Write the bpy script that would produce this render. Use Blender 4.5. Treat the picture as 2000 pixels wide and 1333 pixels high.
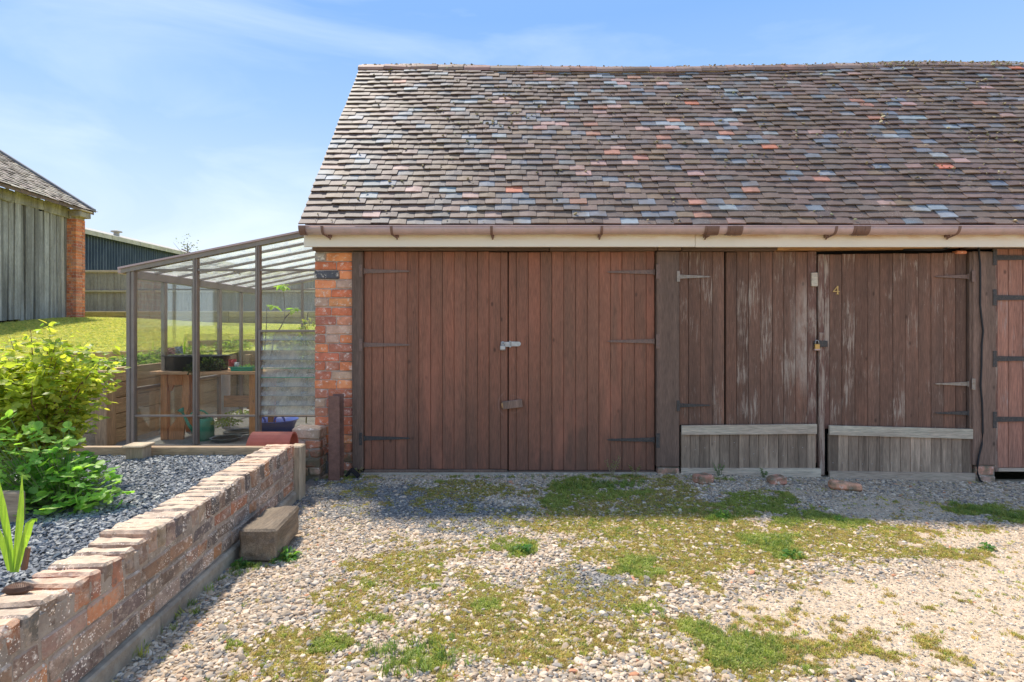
import bpy, math, random
import numpy as np
from mathutils import Vector, Matrix, Euler
random.seed(7); rng = np.random.default_rng(7)
for o in list(bpy.data.objects): bpy.data.objects.remove(o, do_unlink=True)
scene = bpy.context.scene
COL = scene.collection
R = math.radians
# ---------------------------------------------------------------- camera, sky, sun, exposure
CAMZ, DIST, FPX, HOR = 1.425, 5.5, 1100.0, 640.0
cam_d = bpy.data.cameras.new('camera'); cam = bpy.data.objects.new('camera', cam_d); COL.objects.link(cam)
cam.location = (0, -DIST, CAMZ); cam.rotation_euler = (R(90), 0, 0)
cam_d.sensor_width = 36; cam_d.lens = 36 * FPX / 2000; cam_d.shift_y = -26.5 / 2000
cam_d.clip_start = .05; cam_d.clip_end = 3000
scene.camera = cam
SKY_K, GRAD = 1.35, 3.75
SUN_EL, SUN_AZ = 60.0, -42.0          # azimuth from +Y towards +X
world = bpy.data.worlds.new('World'); scene.world = world; world.use_nodes = True
wn = world.node_tree; wn.nodes.clear()
sky = wn.nodes.new('ShaderNodeTexSky'); sky.sky_type = 'NISHITA'; sky.sun_disc = False
sky.sun_elevation = R(SUN_EL); sky.sun_rotation = R(SUN_AZ); sky.altitude = 50
sky.air_density = 1.0; sky.dust_density = 0.25; sky.ozone_density = 2.0
tc = wn.nodes.new('ShaderNodeTexCoord'); mp = wn.nodes.new('ShaderNodeMapping')
mp.inputs['Scale'].default_value = (1.2, 1.2, 4.0); mp.inputs['Rotation'].default_value = (0, R(14), 0)
nz = wn.nodes.new('ShaderNodeTexNoise'); nz.inputs['Scale'].default_value = 1.6; nz.inputs['Detail'].default_value = 7; nz.inputs['Roughness'].default_value = .55
nz.inputs['Distortion'].default_value = .6
rp = wn.nodes.new('ShaderNodeValToRGB'); rp.color_ramp.elements[0].position = .47; rp.color_ramp.elements[1].position = .85
rp.color_ramp.elements[1].color = (.38, .38, .38, 1)
mx = wn.nodes.new('ShaderNodeMix'); mx.data_type = 'RGBA'; mx.inputs['B'].default_value = (4.3, 4.5, 4.8, 1)
hs = wn.nodes.new('ShaderNodeHueSaturation'); hs.inputs['Saturation'].default_value = 1.0
bg = wn.nodes.new('ShaderNodeBackground'); bg.inputs['Strength'].default_value = .11
wo = wn.nodes.new('ShaderNodeOutputWorld')
L = wn.links.new
L(tc.outputs['Generated'], mp.inputs[0]); L(mp.outputs[0], nz.inputs['Vector']); L(nz.outputs[0], rp.inputs[0])
L(rp.outputs[0], mx.inputs['Factor']); gm = wn.nodes.new('ShaderNodeGamma'); gm.inputs[1].default_value = .5
ml = wn.nodes.new('ShaderNodeMix'); ml.data_type = 'RGBA'; ml.blend_type = 'MULTIPLY'; ml.inputs['Factor'].default_value = 1; ml.inputs['B'].default_value = (SKY_K, SKY_K, SKY_K, 1)
L(sky.outputs[0], gm.inputs[0]); L(gm.outputs[0], ml.inputs['A'])
sx_ = wn.nodes.new('ShaderNodeSeparateXYZ'); L(tc.outputs['Generated'], sx_.inputs[0])
gr = wn.nodes.new('ShaderNodeValToRGB'); L(sx_.outputs[2], gr.inputs[0])
stops = [(0, (.80, .89, .97)), (.10, (.66, .79, .97)), (.22, (.50, .68, .96)), (.34, (.33, .545, .92)), (.48, (.21, .43, .86)), (.75, (.23, .42, .78)), (1, (.22, .385, .72))]
while len(gr.color_ramp.elements) < len(stops): gr.color_ramp.elements.new(.5)
for e, (p_, c_) in zip(gr.color_ramp.elements, stops): e.position = p_; e.color = (*c_, 1)
sc_ = wn.nodes.new('ShaderNodeMix'); sc_.data_type = 'RGBA'; sc_.blend_type = 'MULTIPLY'; sc_.inputs['Factor'].default_value = 1; sc_.inputs['B'].default_value = (GRAD, GRAD, GRAD, 1); L(gr.outputs[0], sc_.inputs['A'])
mg = wn.nodes.new('ShaderNodeMix'); mg.data_type = 'RGBA'; mg.inputs['Factor'].default_value = .10; L(sc_.outputs['Result'], mg.inputs['A']); L(ml.outputs['Result'], mg.inputs['B'])
L(mg.outputs['Result'], hs.inputs['Color'])
L(hs.outputs[0], mx.inputs['A']); L(mx.outputs['Result'], bg.inputs[0]); L(bg.outputs[0], wo.inputs[0])
sd = bpy.data.lights.new('sun', 'SUN'); sd.energy = 2.0; sd.angle = R(4.0); sd.color = (1, .93, .82)
sun = bpy.data.objects.new('sun', sd); COL.objects.link(sun)
sv = Vector((math.sin(R(SUN_AZ)) * math.cos(R(SUN_EL)), math.cos(R(SUN_AZ)) * math.cos(R(SUN_EL)), math.sin(R(SUN_EL))))
sun.rotation_euler = sv.to_track_quat('Z', 'Y').to_euler(); sun.location = (-6, 8, 12)
scene.view_settings.view_transform = 'Standard'; scene.view_settings.look = 'None'
scene.view_settings.exposure = 1.52; scene.view_settings.gamma = 1
scene.view_settings.use_curve_mapping = False
scene.render.engine = 'CYCLES'
scene.cycles.max_bounces = 8; scene.cycles.transparent_max_bounces = 24; scene.cycles.transmission_bounces = 6

# ---------------------------------------------------------------- helpers
def at(px, py, d):
    """world point seen at pixel (px,py) of the 2000x1333 photo, d metres in front of the camera"""
    return ((px - 1000) * d / FPX, d - DIST, CAMZ + (HOR - py) * d / FPX)
def WX(px, d=5.5): return (px - 1000) * d / FPX
def WZ(py, d=5.5): return CAMZ + (HOR - py) * d / FPX
def smooth(a, b, x):
    t = np.clip((x - a) / (b - a), 0, 1); return t * t * (3 - 2 * t)

def tag(o, label=None, cat=None, group=None, kind=None):
    if label: o['label'] = label
    if cat: o['category'] = cat
    if group: o['group'] = group
    if kind: o['kind'] = kind
    return o
def empty(name, loc=(0, 0, 0), rz=0, label=None, cat=None, group=None, parent=None):
    o = bpy.data.objects.new(name, None); COL.objects.link(o); o.location = loc; o.rotation_euler = (0, 0, rz)
    o.empty_display_size = .1
    if parent: o.parent = parent
    return tag(o, label, cat, group)

class MB:
    """collects shapes; build() links them as one mesh object"""
    def __init__(s): s.v = []; s.f = []; s.c = []; s.smooth = False
    def add(s, v, f, col=None):
        b = len(s.v); s.v += [tuple(p) for p in v]; s.f += [tuple(i + b for i in q) for q in f]
        if col is not None: s.c += [col] * len(v)
    def box(s, x0, x1, y0, y1, z0, z1, ch=0, jit=0, col=None, M_=None):
        v, f = cbox(x0, x1, y0, y1, z0, z1, ch, jit)
        if M_ is not None: v = [M_ @ Vector(p) for p in v]
        s.add(v, f, col)
    def tube(s, pts, r, n=8, cap=True, col=None):
        pts = [Vector(p) for p in pts]; v = []; f = []
        rr = r if isinstance(r, (list, tuple)) else [r] * len(pts)
        up = Vector((0, 0, 1))
        for i, p in enumerate(pts):
            t = (pts[min(i + 1, len(pts) - 1)] - pts[max(i - 1, 0)]).normalized()
            a = t.cross(up)
            if a.length < .05: a = t.cross(Vector((1, 0, 0)))
            a.normalize(); b = t.cross(a).normalized()
            for k in range(n):
                th = 2 * math.pi * k / n; v.append(p + (a * math.cos(th) + b * math.sin(th)) * rr[i])
        for i in range(len(pts) - 1):
            for k in range(n):
                f.append((i * n + k, i * n + (k + 1) % n, (i + 1) * n + (k + 1) % n, (i + 1) * n + k))
        if cap: f.append(tuple(range(n - 1, -1, -1))); f.append(tuple((len(pts) - 1) * n + k for k in range(n)))
        s.add(v, f, col)
    def lathe(s, prof, n=20, c=(0, 0, 0), sx=1, sy=1, col=None):
        v = []; f = []
        for r, z in prof:
            for k in range(n):
                th = 2 * math.pi * k / n; v.append((c[0] + r * sx * math.cos(th), c[1] + r * sy * math.sin(th), c[2] + z))
        for i in range(len(prof) - 1):
            for k in range(n): f.append((i * n + k, i * n + (k + 1) % n, (i + 1) * n + (k + 1) % n, (i + 1) * n + k))
        s.add(v, f, col)
    def build(s, name, mat, parent=None, loc=None, color=None, smooth=None):
        me = bpy.data.meshes.new(name); me.from_pydata(s.v, [], s.f)
        if s.c:
            a = me.color_attributes.new('tint', 'FLOAT_COLOR', 'POINT')
            arr = np.ones((len(s.v), 4), 'f'); arr[:, :3] = np.array(s.c, 'f'); a.data.foreach_set('color', arr.ravel())
        if (s.smooth if smooth is None else smooth): me.polygons.foreach_set('use_smooth', [True] * len(me.polygons))
        me.materials.append(mat)
        return link(name, me, parent, loc, color)
def link(name, me, parent=None, loc=None, color=None):
    o = bpy.data.objects.new(name, me); COL.objects.link(o)
    if parent is not None: o.parent = parent
    if loc is not None: o.location = loc
    if color is not None: o.color = (*color, 1)
    return o
def cbox(x0, x1, y0, y1, z0, z1, ch=0, jit=0):
    """box, optionally with chamfered edges (24 verts, 44 triangles) and jittered corners"""
    X = (x0, x1); Y = (y0, y1); Z = (z0, z1)
    if ch <= 0:
        v = [(X[i] + jr(jit), Y[j] + jr(jit), Z[k] + jr(jit)) for k in (0, 1) for j in (0, 1) for i in (0, 1)]
        return v, [(0, 2, 3, 1), (4, 5, 7, 6), (0, 1, 5, 4), (2, 6, 7, 3), (0, 4, 6, 2), (1, 3, 7, 5)]
    v = []; idx = {}
    for i in (0, 1):
        for j in (0, 1):
            for k in (0, 1):
                sx, sy, sz = (1 - 2 * i), (1 - 2 * j), (1 - 2 * k)
                jx, jy, jz = jr(jit), jr(jit), jr(jit)
                c = ch * (1 + (random.random() * 1.2 - .4 if jit else 0))
                p = (X[i] + jx, Y[j] + jy, Z[k] + jz)
                idx[i, j, k, 0] = len(v); v.append((p[0], p[1] + sy * c, p[2] + sz * c))
                idx[i, j, k, 1] = len(v); v.append((p[0] + sx * c, p[1], p[2] + sz * c))
                idx[i, j, k, 2] = len(v); v.append((p[0] + sx * c, p[1] + sy * c, p[2]))
    f = []
    for i in (0, 1):
        q = [idx[i, 0, 0, 0], idx[i, 0, 1, 0], idx[i, 1, 1, 0], idx[i, 1, 0, 0]]; f.append(q if i == 0 else q[::-1])
        q = [idx[0, i, 0, 1], idx[1, i, 0, 1], idx[1, i, 1, 1], idx[0, i, 1, 1]]; f.append(q if i == 0 else q[::-1])
        q = [idx[0, 0, i, 2], idx[0, 1, i, 2], idx[1, 1, i, 2], idx[1, 0, i, 2]]; f.append(q if i == 0 else q[::-1])
    for a in (0, 1):
        for b in (0, 1):
            q = [idx[a, b, 0, 0], idx[a, b, 1, 0], idx[a, b, 1, 1], idx[a, b, 0, 1]]; f.append(q if (a ^ b) else q[::-1])
            q = [idx[a, 0, b, 0], idx[a, 1, b, 0], idx[a, 1, b, 2], idx[a, 0, b, 2]]; f.append(q[::-1] if (a ^ b) else q)
            q = [idx[0, a, b, 1], idx[1, a, b, 1], idx[1, a, b, 2], idx[0, a, b, 2]]; f.append(q if (a ^ b) else q[::-1])
            for c in (0, 1):
                q = [idx[a, b, c, 0], idx[a, b, c, 1], idx[a, b, c, 2]]; f.append(q if (a ^ b ^ c) else q[::-1])
    return v, [tuple(q) for q in f]
def jr(j): return random.uniform(-j, j) if j else 0
def part(name, mat, parent, x0, x1, y0, y1, z0, z1, ch=.004, jit=0, color=None, M_=None):
    m = MB(); m.box(x0, x1, y0, y1, z0, z1, ch, jit, None, M_); return m.build(name, mat, parent, None, color)
def quadprism(name, mat, parent, pts, y0, y1, color=None):
    """front outline pts (x,z) extruded from y0 (front) to y1"""
    n = len(pts); v = [(x, y0, z) for x, z in pts] + [(x, y1, z) for x, z in pts]
    f = [tuple(range(n)), tuple(range(2 * n - 1, n - 1, -1))] + [(i, i + n, (i + 1) % n + n, (i + 1) % n) for i in range(n)]
    m = MB(); m.add(v, f); return m.build(name, mat, parent, None, color)
def vary(c, a=.15, h=.05):
    k = 1 + random.uniform(-a, a); return tuple(max(0.002, x * k * (1 + random.uniform(-h, h))) for x in c)

# value noise in the plane for laying out ground cover
_T = rng.random((256, 256))
def vnoise(x, y):
    xi = np.floor(x).astype(int); yi = np.floor(y).astype(int); fx = x - xi; fy = y - yi
    fx = fx * fx * (3 - 2 * fx); fy = fy * fy * (3 - 2 * fy)
    g = lambda a, b: _T[a % 256, b % 256]
    return (g(xi, yi) * (1 - fx) + g(xi + 1, yi) * fx) * (1 - fy) + (g(xi, yi + 1) * (1 - fx) + g(xi + 1, yi + 1) * fx) * fy
def fbm(x, y, s, o=4):
    t = 0; a = 1; n = 0
    for k in range(o): t = t + a * vnoise(x * s + 17 * k, y * s + 31 * k); n += a; a *= .55; s *= 2.1
    return t / n

# ---------------------------------------------------------------- materials
def nd(nt, t, inp=None, **pr):
    n = nt.nodes.new(t)
    for k, v in pr.items(): setattr(n, k, v)
    for k, v in (inp or {}).items():
        s = n.inputs[k]
        if isinstance(v, bpy.types.NodeSocket): nt.links.new(v, s)
        else:
            if isinstance(v, tuple) and len(v) == 3 and s.type == 'RGBA': v = (*v, 1)
            s.default_value = v
    return n
GAIN = {'pier_brick': (2.1, 2.1, 2.0), 'roof_tile_clay': (1.40, 1.27, 1.19), 'roof_tile_clay_joined': (1.40, 1.27, 1.19), 'moss_lump': (2.2, 2.1, 1.9), 'mortar': (1.7, 1.6, 1.5), 'garden_wall_brick': (2.0, 1.82, 1.65), 'garden_wall_mortar': (1.7, 1.6, 1.45), 'terracotta': (1.4, 1.2, 1.1), 'brick_joined': (1.8, 1.8, 1.7),
        'brown_gutter_plastic': (2.0, 2.1, 2.1), 'dark_brown_plastic': (1.7, 1.7, 1.7), 'pebble_stone': (1.25, 1.12, .95), 'slate_chip_stone': (1.7, 1.6, 1.4), 'driveway_earth': (1.6, 1.42, 1.2), 'grass_blade': (2.3, 1.9, 1.6), 'black_iron': (1.7, 1.6, 1.5), 'painted_strap': (2.4, 2.2, 2.0),
        'rusty_painted_steel': (1.9, 1.7, 1.6), 'blue_corrugated_steel': (1.0, 1.0, 1.0), 'cream_fascia_paint': (1.2, 1.2, 1.15), 'brown_aluminium': (2.0, 1.9, 1.8), 'lawn_turf': (2.8, 2.4, 1.7), 'concrete': (1.4, 1.3, 1.2), 'fibre_cement': (1.5, 1.45, 1.4)}
class Mat:
    def __init__(s, name, rough=.8, spec=.3, metal=0, gain=None):
        s.gain = gain or GAIN.get(name)
        s.m = bpy.data.materials.new(name); s.m.use_nodes = True; s.nt = s.m.node_tree; s.nt.nodes.clear()
        s.out = nd(s.nt, 'ShaderNodeOutputMaterial')
        s.b = nd(s.nt, 'ShaderNodeBsdfPrincipled', {'Roughness': rough, 'Metallic': metal, 'Specular IOR Level': spec})
        s.nt.links.new(s.b.outputs[0], s.out.inputs[0])
        s.geo = nd(s.nt, 'ShaderNodeNewGeometry'); s.oi = nd(s.nt, 'ShaderNodeObjectInfo')
        off = nd(s.nt, 'ShaderNodeVectorMath', {0: s.oi.outputs['Random'], 1: (13.7, 9.1, 11.3)}, operation='MULTIPLY').outputs[0]
        s.pos = s.geo.outputs['Position']
        s.posr = nd(s.nt, 'ShaderNodeVectorMath', {0: s.pos, 1: off}, operation='ADD').outputs[0]
    def n(s, t, inp=None, **k): return nd(s.nt, t, inp, **k)
    def vec(s, sc, rnd=True): return s.n('ShaderNodeVectorMath', {0: s.posr if rnd else s.pos, 1: sc}, operation='MULTIPLY').outputs[0]
    def noise(s, scale, detail=4, rough=.55, vec=None, dist=0, rnd=True):
        return s.n('ShaderNodeTexNoise', {'Vector': vec if vec is not None else (s.posr if rnd else s.pos), 'Scale': scale, 'Detail': detail, 'Roughness': rough, 'Distortion': dist}).outputs[0]
    def rng(s, v, a, b, c=0, d=1):
        return s.n('ShaderNodeMapRange', {'Value': v, 'From Min': a, 'From Max': b, 'To Min': c, 'To Max': d}).outputs[0]
    def mix(s, f, a, b, mode='MIX'):
        n = s.n('ShaderNodeMix', None, data_type='RGBA', blend_type=mode)
        for k, v in (('Factor', f), ('A', a), ('B', b)):
            sk = n.inputs[k] if k == 'Factor' else [i for i in n.inputs if i.name == k and i.type == 'RGBA'][0]
            if isinstance(v, bpy.types.NodeSocket): s.nt.links.new(v, sk)
            else: sk.default_value = (*v, 1) if isinstance(v, tuple) else v
        return [o for o in n.outputs if o.type == 'RGBA'][0]
    def math(s, op, a, b=0): return s.n('ShaderNodeMath', {0: a, 1: b}, operation=op).outputs[0]
    def color(s, c):
        if s.gain:
            c = s.mix(1.0, c if isinstance(c, bpy.types.NodeSocket) else tuple(c), tuple(s.gain), 'MULTIPLY')
        if isinstance(c, bpy.types.NodeSocket): s.nt.links.new(c, s.b.inputs['Base Color'])
        else: s.b.inputs['Base Color'].default_value = (*c, 1)
    def bump(s, h, strength=.4, dist=.004):
        b = s.n('ShaderNodeBump', {'Height': h, 'Strength': strength, 'Distance': dist}); s.nt.links.new(b.outputs[0], s.b.inputs['Normal'])
    def src(s, kind):
        if kind == 'obj': return s.oi.outputs['Color']
        if kind == 'attr': return s.n('ShaderNodeAttribute', None, attribute_name='tint').outputs['Color']
        if kind == 'inst': return s.n('ShaderNodeAttribute', None, attribute_name='tint', attribute_type='INSTANCER').outputs['Color']
        return kind
    def translucent(s, amt, col):
        t = s.n('ShaderNodeBsdfTranslucent'); 
        if isinstance(col, bpy.types.NodeSocket): s.nt.links.new(col, t.inputs[0])
        else: t.inputs[0].default_value = (*col, 1)
        m = s.n('ShaderNodeMixShader', {0: amt}); s.nt.links.new(s.b.outputs[0], m.inputs[1]); s.nt.links.new(t.outputs[0], m.inputs[2]); s.nt.links.new(m.outputs[0], s.out.inputs[0])
WARM = (2.3, 1.95, 1.65)
AX = {'z': (1, 1, .06), 'x': (.06, 1, 1), 'y': (1, .06, 1)}
def wood(name, c1, c2, axis='z', wear=None, wearamt=0, grain=60, rough=.75, bump=.35, objvar=.25, streak=1.0, marks=None, src=None, spots=True):
    M = Mat(name, rough)
    v = M.vec(AX[axis])
    c1 = tuple(min(.8, q * k) for q, k in zip(c1, WARM)); c2 = tuple(min(.8, q * k) for q, k in zip(c2, WARM))
    lo = M.noise(5, 4, .6, vec=v, dist=.4); mid = M.noise(17, 5, .65, vec=v, dist=.3); hi = M.noise(grain * 3, 3, .6, vec=v)
    blot = M.noise(2.6, 3, .5)
    a = c1 if src is None else M.src(src)
    b = c2 if src is None else M.mix(1.0, a, c2, 'MULTIPLY')
    c = M.mix(M.rng(lo, .35, .65), a, b)
    c = M.mix(M.rng(blot, .35, .7, 0, .5), c, b)
    c = M.mix(M.rng(mid, .3, .7, .0, .55 * streak), c, tuple(x * .55 for x in (c2 if src is None else (.5, .48, .45))) if src is None else M.mix(1.0, a, (.4, .38, .36), 'MULTIPLY'))
    c = M.mix(1.0, c, M.n('ShaderNodeCombineColor', {0: M.rng(hi, .3, .7, .64, 1.24), 1: M.rng(hi, .3, .7, .64, 1.24), 2: M.rng(hi, .3, .7, .64, 1.24)}).outputs[0], 'MULTIPLY')
    if objvar:
        k = M.rng(M.oi.outputs['Random'], 0, 1, 1 - objvar, 1 + objvar)
        c = M.mix(1.0, c, M.n('ShaderNodeCombineColor', {0: k, 1: k, 2: k}).outputs[0], 'MULTIPLY')
    h = M.math('ADD', M.math('MULTIPLY', mid, .5), hi)
    if wear:
        w = M.noise(60, 7, .75, vec=M.vec((1, 1, .07) if axis == 'z' else (.09, 1, 1)), dist=.8)
        big = M.noise(1.9, 3, .6)
        wr = M.math('ADD', M.math('MULTIPLY', w, .6), M.math('MULTIPLY', big, .45))
        f = M.rng(wr, .72 - wearamt, .80 - wearamt, 0, .85)
        c = M.mix(f, c, wear); h = M.math('SUBTRACT', h, M.math('MULTIPLY', f, .5))
    if spots:
        vo = M.n('ShaderNodeTexVoronoi', {'Vector': M.vec((1, 1, .55)), 'Scale': 5.5}).outputs['Distance']
        c = M.mix(M.rng(vo, .035, .09, .75, 0), c, tuple(x * .3 for x in c2) if src is None else (.03, .02, .015))
    if marks: c = marks(M, c)
    M.color(c); M.bump(h, bump, .003); return M.m
def brickmat(name, src='obj', lichen=.0, eff=.3, dirt=.5, bump=.7, moss=0):
    M = Mat(name, .9, .2)
    c = M.src(src); v = M.noise(14, 6, .7); fine = M.noise(120, 4, .7); big = M.noise(3.2, 4, .6)
    c = M.mix(M.rng(v, .35, .7, 0, .6), c, M.mix(1.0, c, (.45, .38, .36), 'MULTIPLY'))
    c = M.mix(M.rng(big, .48, .68, 0, dirt), c, (.075, .06, .052))
    f = M.rng(M.noise(22, 6, .75), .60 - eff * .12, .68 - eff * .08, 0, .75 * min(1, eff * 2.5))
    c = M.mix(f, c, (.52, .46, .40))
    if lichen:
        c = M.mix(M.rng(M.noise(10, 7, .8), .50, .62, 0, .65), c, (.33, .28, .235)); c = M.mix(M.rng(M.noise(17, 6, .75, rnd=False), .56, .64, 0, .6), c, (.11, .095, .085))
    if lichen:
        vo = M.n('ShaderNodeTexVoronoi', {'Vector': M.pos, 'Scale': 85.0, 'Randomness': 1.0}).outputs['Distance']
        msk = M.rng(M.noise(5.5, 5, .65), .42, .62, 0, 1)
        sz = M.math('MULTIPLY', msk, .36 * lichen)
        c = M.mix(M.math('MULTIPLY', M.math('LESS_THAN', vo, sz), .85), c, (.62, .60, .56))
        c = M.mix(M.rng(M.noise(30, 6, .75), .60, .68, 0, .5), c, (.42, .40, .37))
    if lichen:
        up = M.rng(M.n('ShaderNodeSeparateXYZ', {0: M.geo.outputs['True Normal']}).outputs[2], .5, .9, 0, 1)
        c = M.mix(M.math('MULTIPLY', up, M.rng(M.noise(13, 6, .7), .30, .60, .35, .9)), c, (.40, .33, .26))  # upward faces paler: weathered dust, plus sunlit brightness painted into the colour
    if moss:
        zz = M.n('ShaderNodeSeparateXYZ', {0: M.pos}).outputs[2]
        mm = M.math('MULTIPLY', M.rng(zz, moss, moss * .4, 0, 1), M.rng(M.noise(9, 5), .4, .6, 0, .8))
        c = M.mix(mm, c, (.075, .08, .05))
    M.color(c); M.bump(M.math('ADD', fine, M.math('MULTIPLY', v, 1.5)), bump, .006); return M.m
def simple(name, col, rough=.5, metal=0, var=.2, scale=12, bump=.1, spec=.4, src=None, dirt=None):
    M = Mat(name, rough, spec, metal)
    c = M.src(src) if src else col
    n1 = M.noise(scale, 5, .6)
    dk = M.mix(1.0, c, (1 - var, 1 - var, 1 - var), 'MULTIPLY')
    c = M.mix(M.rng(n1, .3, .7), c, dk)
    if dirt: c = M.mix(M.rng(M.noise(scale * 2.3, 6, .7), .5, .7, 0, .8), c, dirt)
    M.color(c); M.bump(M.noise(scale * 12, 3), bump, .002); return M.m
def leafmat(name, c1, c2, tr=.45, src=None, trcol=None):
    M = Mat(name, .45, .4)
    if src: c = M.src(src)
    else: c = M.mix(M.oi.outputs['Random'], c1, c2)
    n1 = M.noise(30, 3)
    c = M.mix(M.rng(n1, .3, .7), c, M.mix(1.0, c, (.7, .75, .7), 'MULTIPLY'))
    M.color(c); t = M.mix(1.0, c, trcol or (2.2, 2.4, 1.0), 'MULTIPLY'); M.translucent(tr, t); return M.m

m_gpost = wood('post_wood', (.145, .105, .088), (.085, .067, .058), 'z', bump=.3, streak=.8)
m_lintel = wood('lintel_wood', (.155, .12, .10), (.09, .07, .06), 'x')
def fade(M, c):
    s = M.n('ShaderNodeSeparateXYZ', {0: M.pos})
    u = M.math('DIVIDE', M.math('SUBTRACT', s.outputs[0], WX(1578)), .20); v = M.math('DIVIDE', M.math('SUBTRACT', s.outputs[2], WZ(660)), .62)
    r = M.math('ADD', M.math('MULTIPLY', u, u), M.math('MULTIPLY', v, v))
    f = M.math('MULTIPLY', M.rng(r, 1.0, .1, 0, 1), M.rng(M.noise(14, 7, .75, vec=M.vec((1, 1, .25))), .38, .62, .1, .8))
    c = M.mix(f, c, (.60, .50, .40))
    fl = M.noise(95, 5, .8, vec=M.vec((1, 1, .22), False)); c = M.mix(M.rng(fl, .64, .70, 0, .55), c, (.72, .58, .46))
    return M.mix(M.rng(s.outputs[2], .35, .0, 0, .35), c, (.2, .16, .13))
def scuff(M, c):
    s = M.n('ShaderNodeSeparateXYZ', {0: M.pos})
    c = M.mix(M.math('MULTIPLY', M.rng(s.outputs[2], 1.0, .0, 0, .6), M.rng(M.noise(3, 5, .7, vec=M.vec((1, 1, .35), False)), .3, .65, .3, 1)), c, (.10, .065, .052))
    c = M.mix(M.rng(M.noise(70, 4, .8, vec=M.vec((1, 1, .3), False)), .69, .74, 0, .6), c, (.60, .44, .34))
    c = M.mix(M.rng(M.noise(2.1, 5, .7, vec=M.vec((1.6, 1, .4), False)), .52, .70, 0, .55), c, (.52, .20, .12))
    s = M.n('ShaderNodeSeparateXYZ', {0: M.pos})
    cx, cz = WX(1002), WZ(790)
    dx = M.math('SUBTRACT', s.outputs[0], cx); dz = M.math('SUBTRACT', s.outputs[2], cz)
    r = M.n('ShaderNodeMath', {0: M.math('ADD', M.math('MULTIPLY', dx, dx), M.math('MULTIPLY', dz, dz))}, operation='SQRT').outputs[0]
    f = M.math('MULTIPLY', M.rng(M.math('ABSOLUTE', M.math('SUBTRACT', r, .142)), .003, .009, 1, 0), M.rng(s.outputs[0], cx - .08, cx - .11, 0, .5))
    f2 = M.math('MULTIPLY', M.rng(M.math('ABSOLUTE', M.math('SUBTRACT', r, .085)), .003, .007, 1, 0), M.rng(s.outputs[0], cx - .03, cx - .01, 0, .3))
    return M.mix(M.math('ADD', f, f2), c, (.33, .19, .14))
m_door1 = wood('red_brown_door_paint', (.190, .086, .058), (.125, .072, .052), 'z', objvar=.10, bump=.25, streak=.6, marks=scuff, rough=.62)
m_door2 = wood('worn_brown_door_paint', (.150, .088, .066), (.092, .062, .050), 'z', wear=(.50, .39, .30), wearamt=.15, objvar=.14, bump=.5, streak=1.0, marks=fade)
m_door2w = wood('bare_worn_edge', (.14, .080, .066), (.092, .060, .052), 'z', wear=(.50, .39, .30), wearamt=.22, objvar=.1, bump=.5)
m_door3 = wood('faded_red_door_paint', (.26, .14, .11), (.18, .11, .09), 'z', wear=(.52, .38, .32), wearamt=.14, objvar=.12, bump=.4)
m_apron = wood('grey_slat_wood', (.31, .27, .225), (.12, .10, .082), 'z', objvar=.30, bump=.5, streak=1.4)
m_apronx = wood('grey_rail_wood', (.42, .38, .335), (.28, .25, .22), 'x', objvar=.12, bump=.4)
m_sleeper = wood('old_sleeper_wood', (.20, .185, .15), (.07, .06, .05), 'y', objvar=.1, bump=.8)
m_fencew = wood('fence_wood', (.22, .235, .25), (.14, .145, .15), 'z', objvar=.2, spots=False)
m_plankx = wood('retaining_plank_wood', (.42, .32, .20), (.29, .22, .145), 'y', objvar=.14, bump=.3)
m_plankxx = wood('edging_board_wood', (.33, .275, .20), (.20, .165, .12), 'x', objvar=.12, bump=.3)
m_rpost = wood('retaining_post_wood', (.40, .30, .18), (.27, .20, .13), 'z', objvar=.12)
m_greypost = wood('grey_end_post_wood', (.36, .33, .27), (.22, .20, .16), 'z', objvar=.05)
m_barnp = wood('silver_barn_board', (.31, .345, .365), (.13, .14, .14), 'z', objvar=.2, streak=1, bump=.5, spots=False)
m_table = wood('table_wood', (.38, .19, .09), (.26, .12, .055), 'z', objvar=.1)
m_tabletop = wood('table_top_wood', (.42, .27, .17), (.30, .18, .11), 'x', objvar=.1)
m_brick = brickmat('pier_brick', 'obj', 0, .42, .25, .8, moss=.5)
m_bricks_j = brickmat('brick_joined', 'attr', 0, .3, .2, .6)
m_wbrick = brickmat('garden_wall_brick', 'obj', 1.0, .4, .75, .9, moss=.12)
m_mortar = brickmat('mortar', (.42, .37, .32), 0, .2, .5, .8, moss=.35)
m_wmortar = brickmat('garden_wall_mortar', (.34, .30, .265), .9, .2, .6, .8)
m_conc = brickmat('concrete', (.36, .33, .27), .0, .2, .4, .6)
def tilemat(name, src):
    M = Mat(name, .62, .35)
    c = M.src(src); v = M.noise(16, 6, .7); big = M.noise(2.2, 4, .6, rnd=False)
    c = M.mix(M.rng(v, .35, .7, 0, .5), c, M.mix(1.0, c, (.55, .5, .47), 'MULTIPLY'))
    c = M.mix(M.rng(big, .46, .68, 0, .7), c, (.15, .115, .085)); c = M.mix(M.rng(M.noise(1.1, 5, .7, rnd=False), .5, .7, 0, .45), c, (.085, .07, .058))
    c = M.mix(M.rng(M.noise(30, 6, .8), .60, .66, 0, .7), c, (.20, .17, .12))
    vo = M.n('ShaderNodeTexVoronoi', {'Vector': M.pos, 'Scale': 60.0}).outputs['Distance']
    c = M.mix(M.math('MULTIPLY', M.math('LESS_THAN', vo, .14), M.rng(M.noise(3, 4, rnd=False), .48, .6, 0, .8)), c, (.5, .48, .42))
    M.color(c); M.bump(M.noise(70, 5, .7), .5, .004); return M.m
m_tile = tilemat('roof_tile_clay', 'obj'); m_tile_j = tilemat('roof_tile_clay_joined', 'attr')
m_gut = simple('brown_gutter_plastic', (.34, .225, .205), .38, 0, .18, 4, .05, .5, dirt=(.24, .17, .14))
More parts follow.
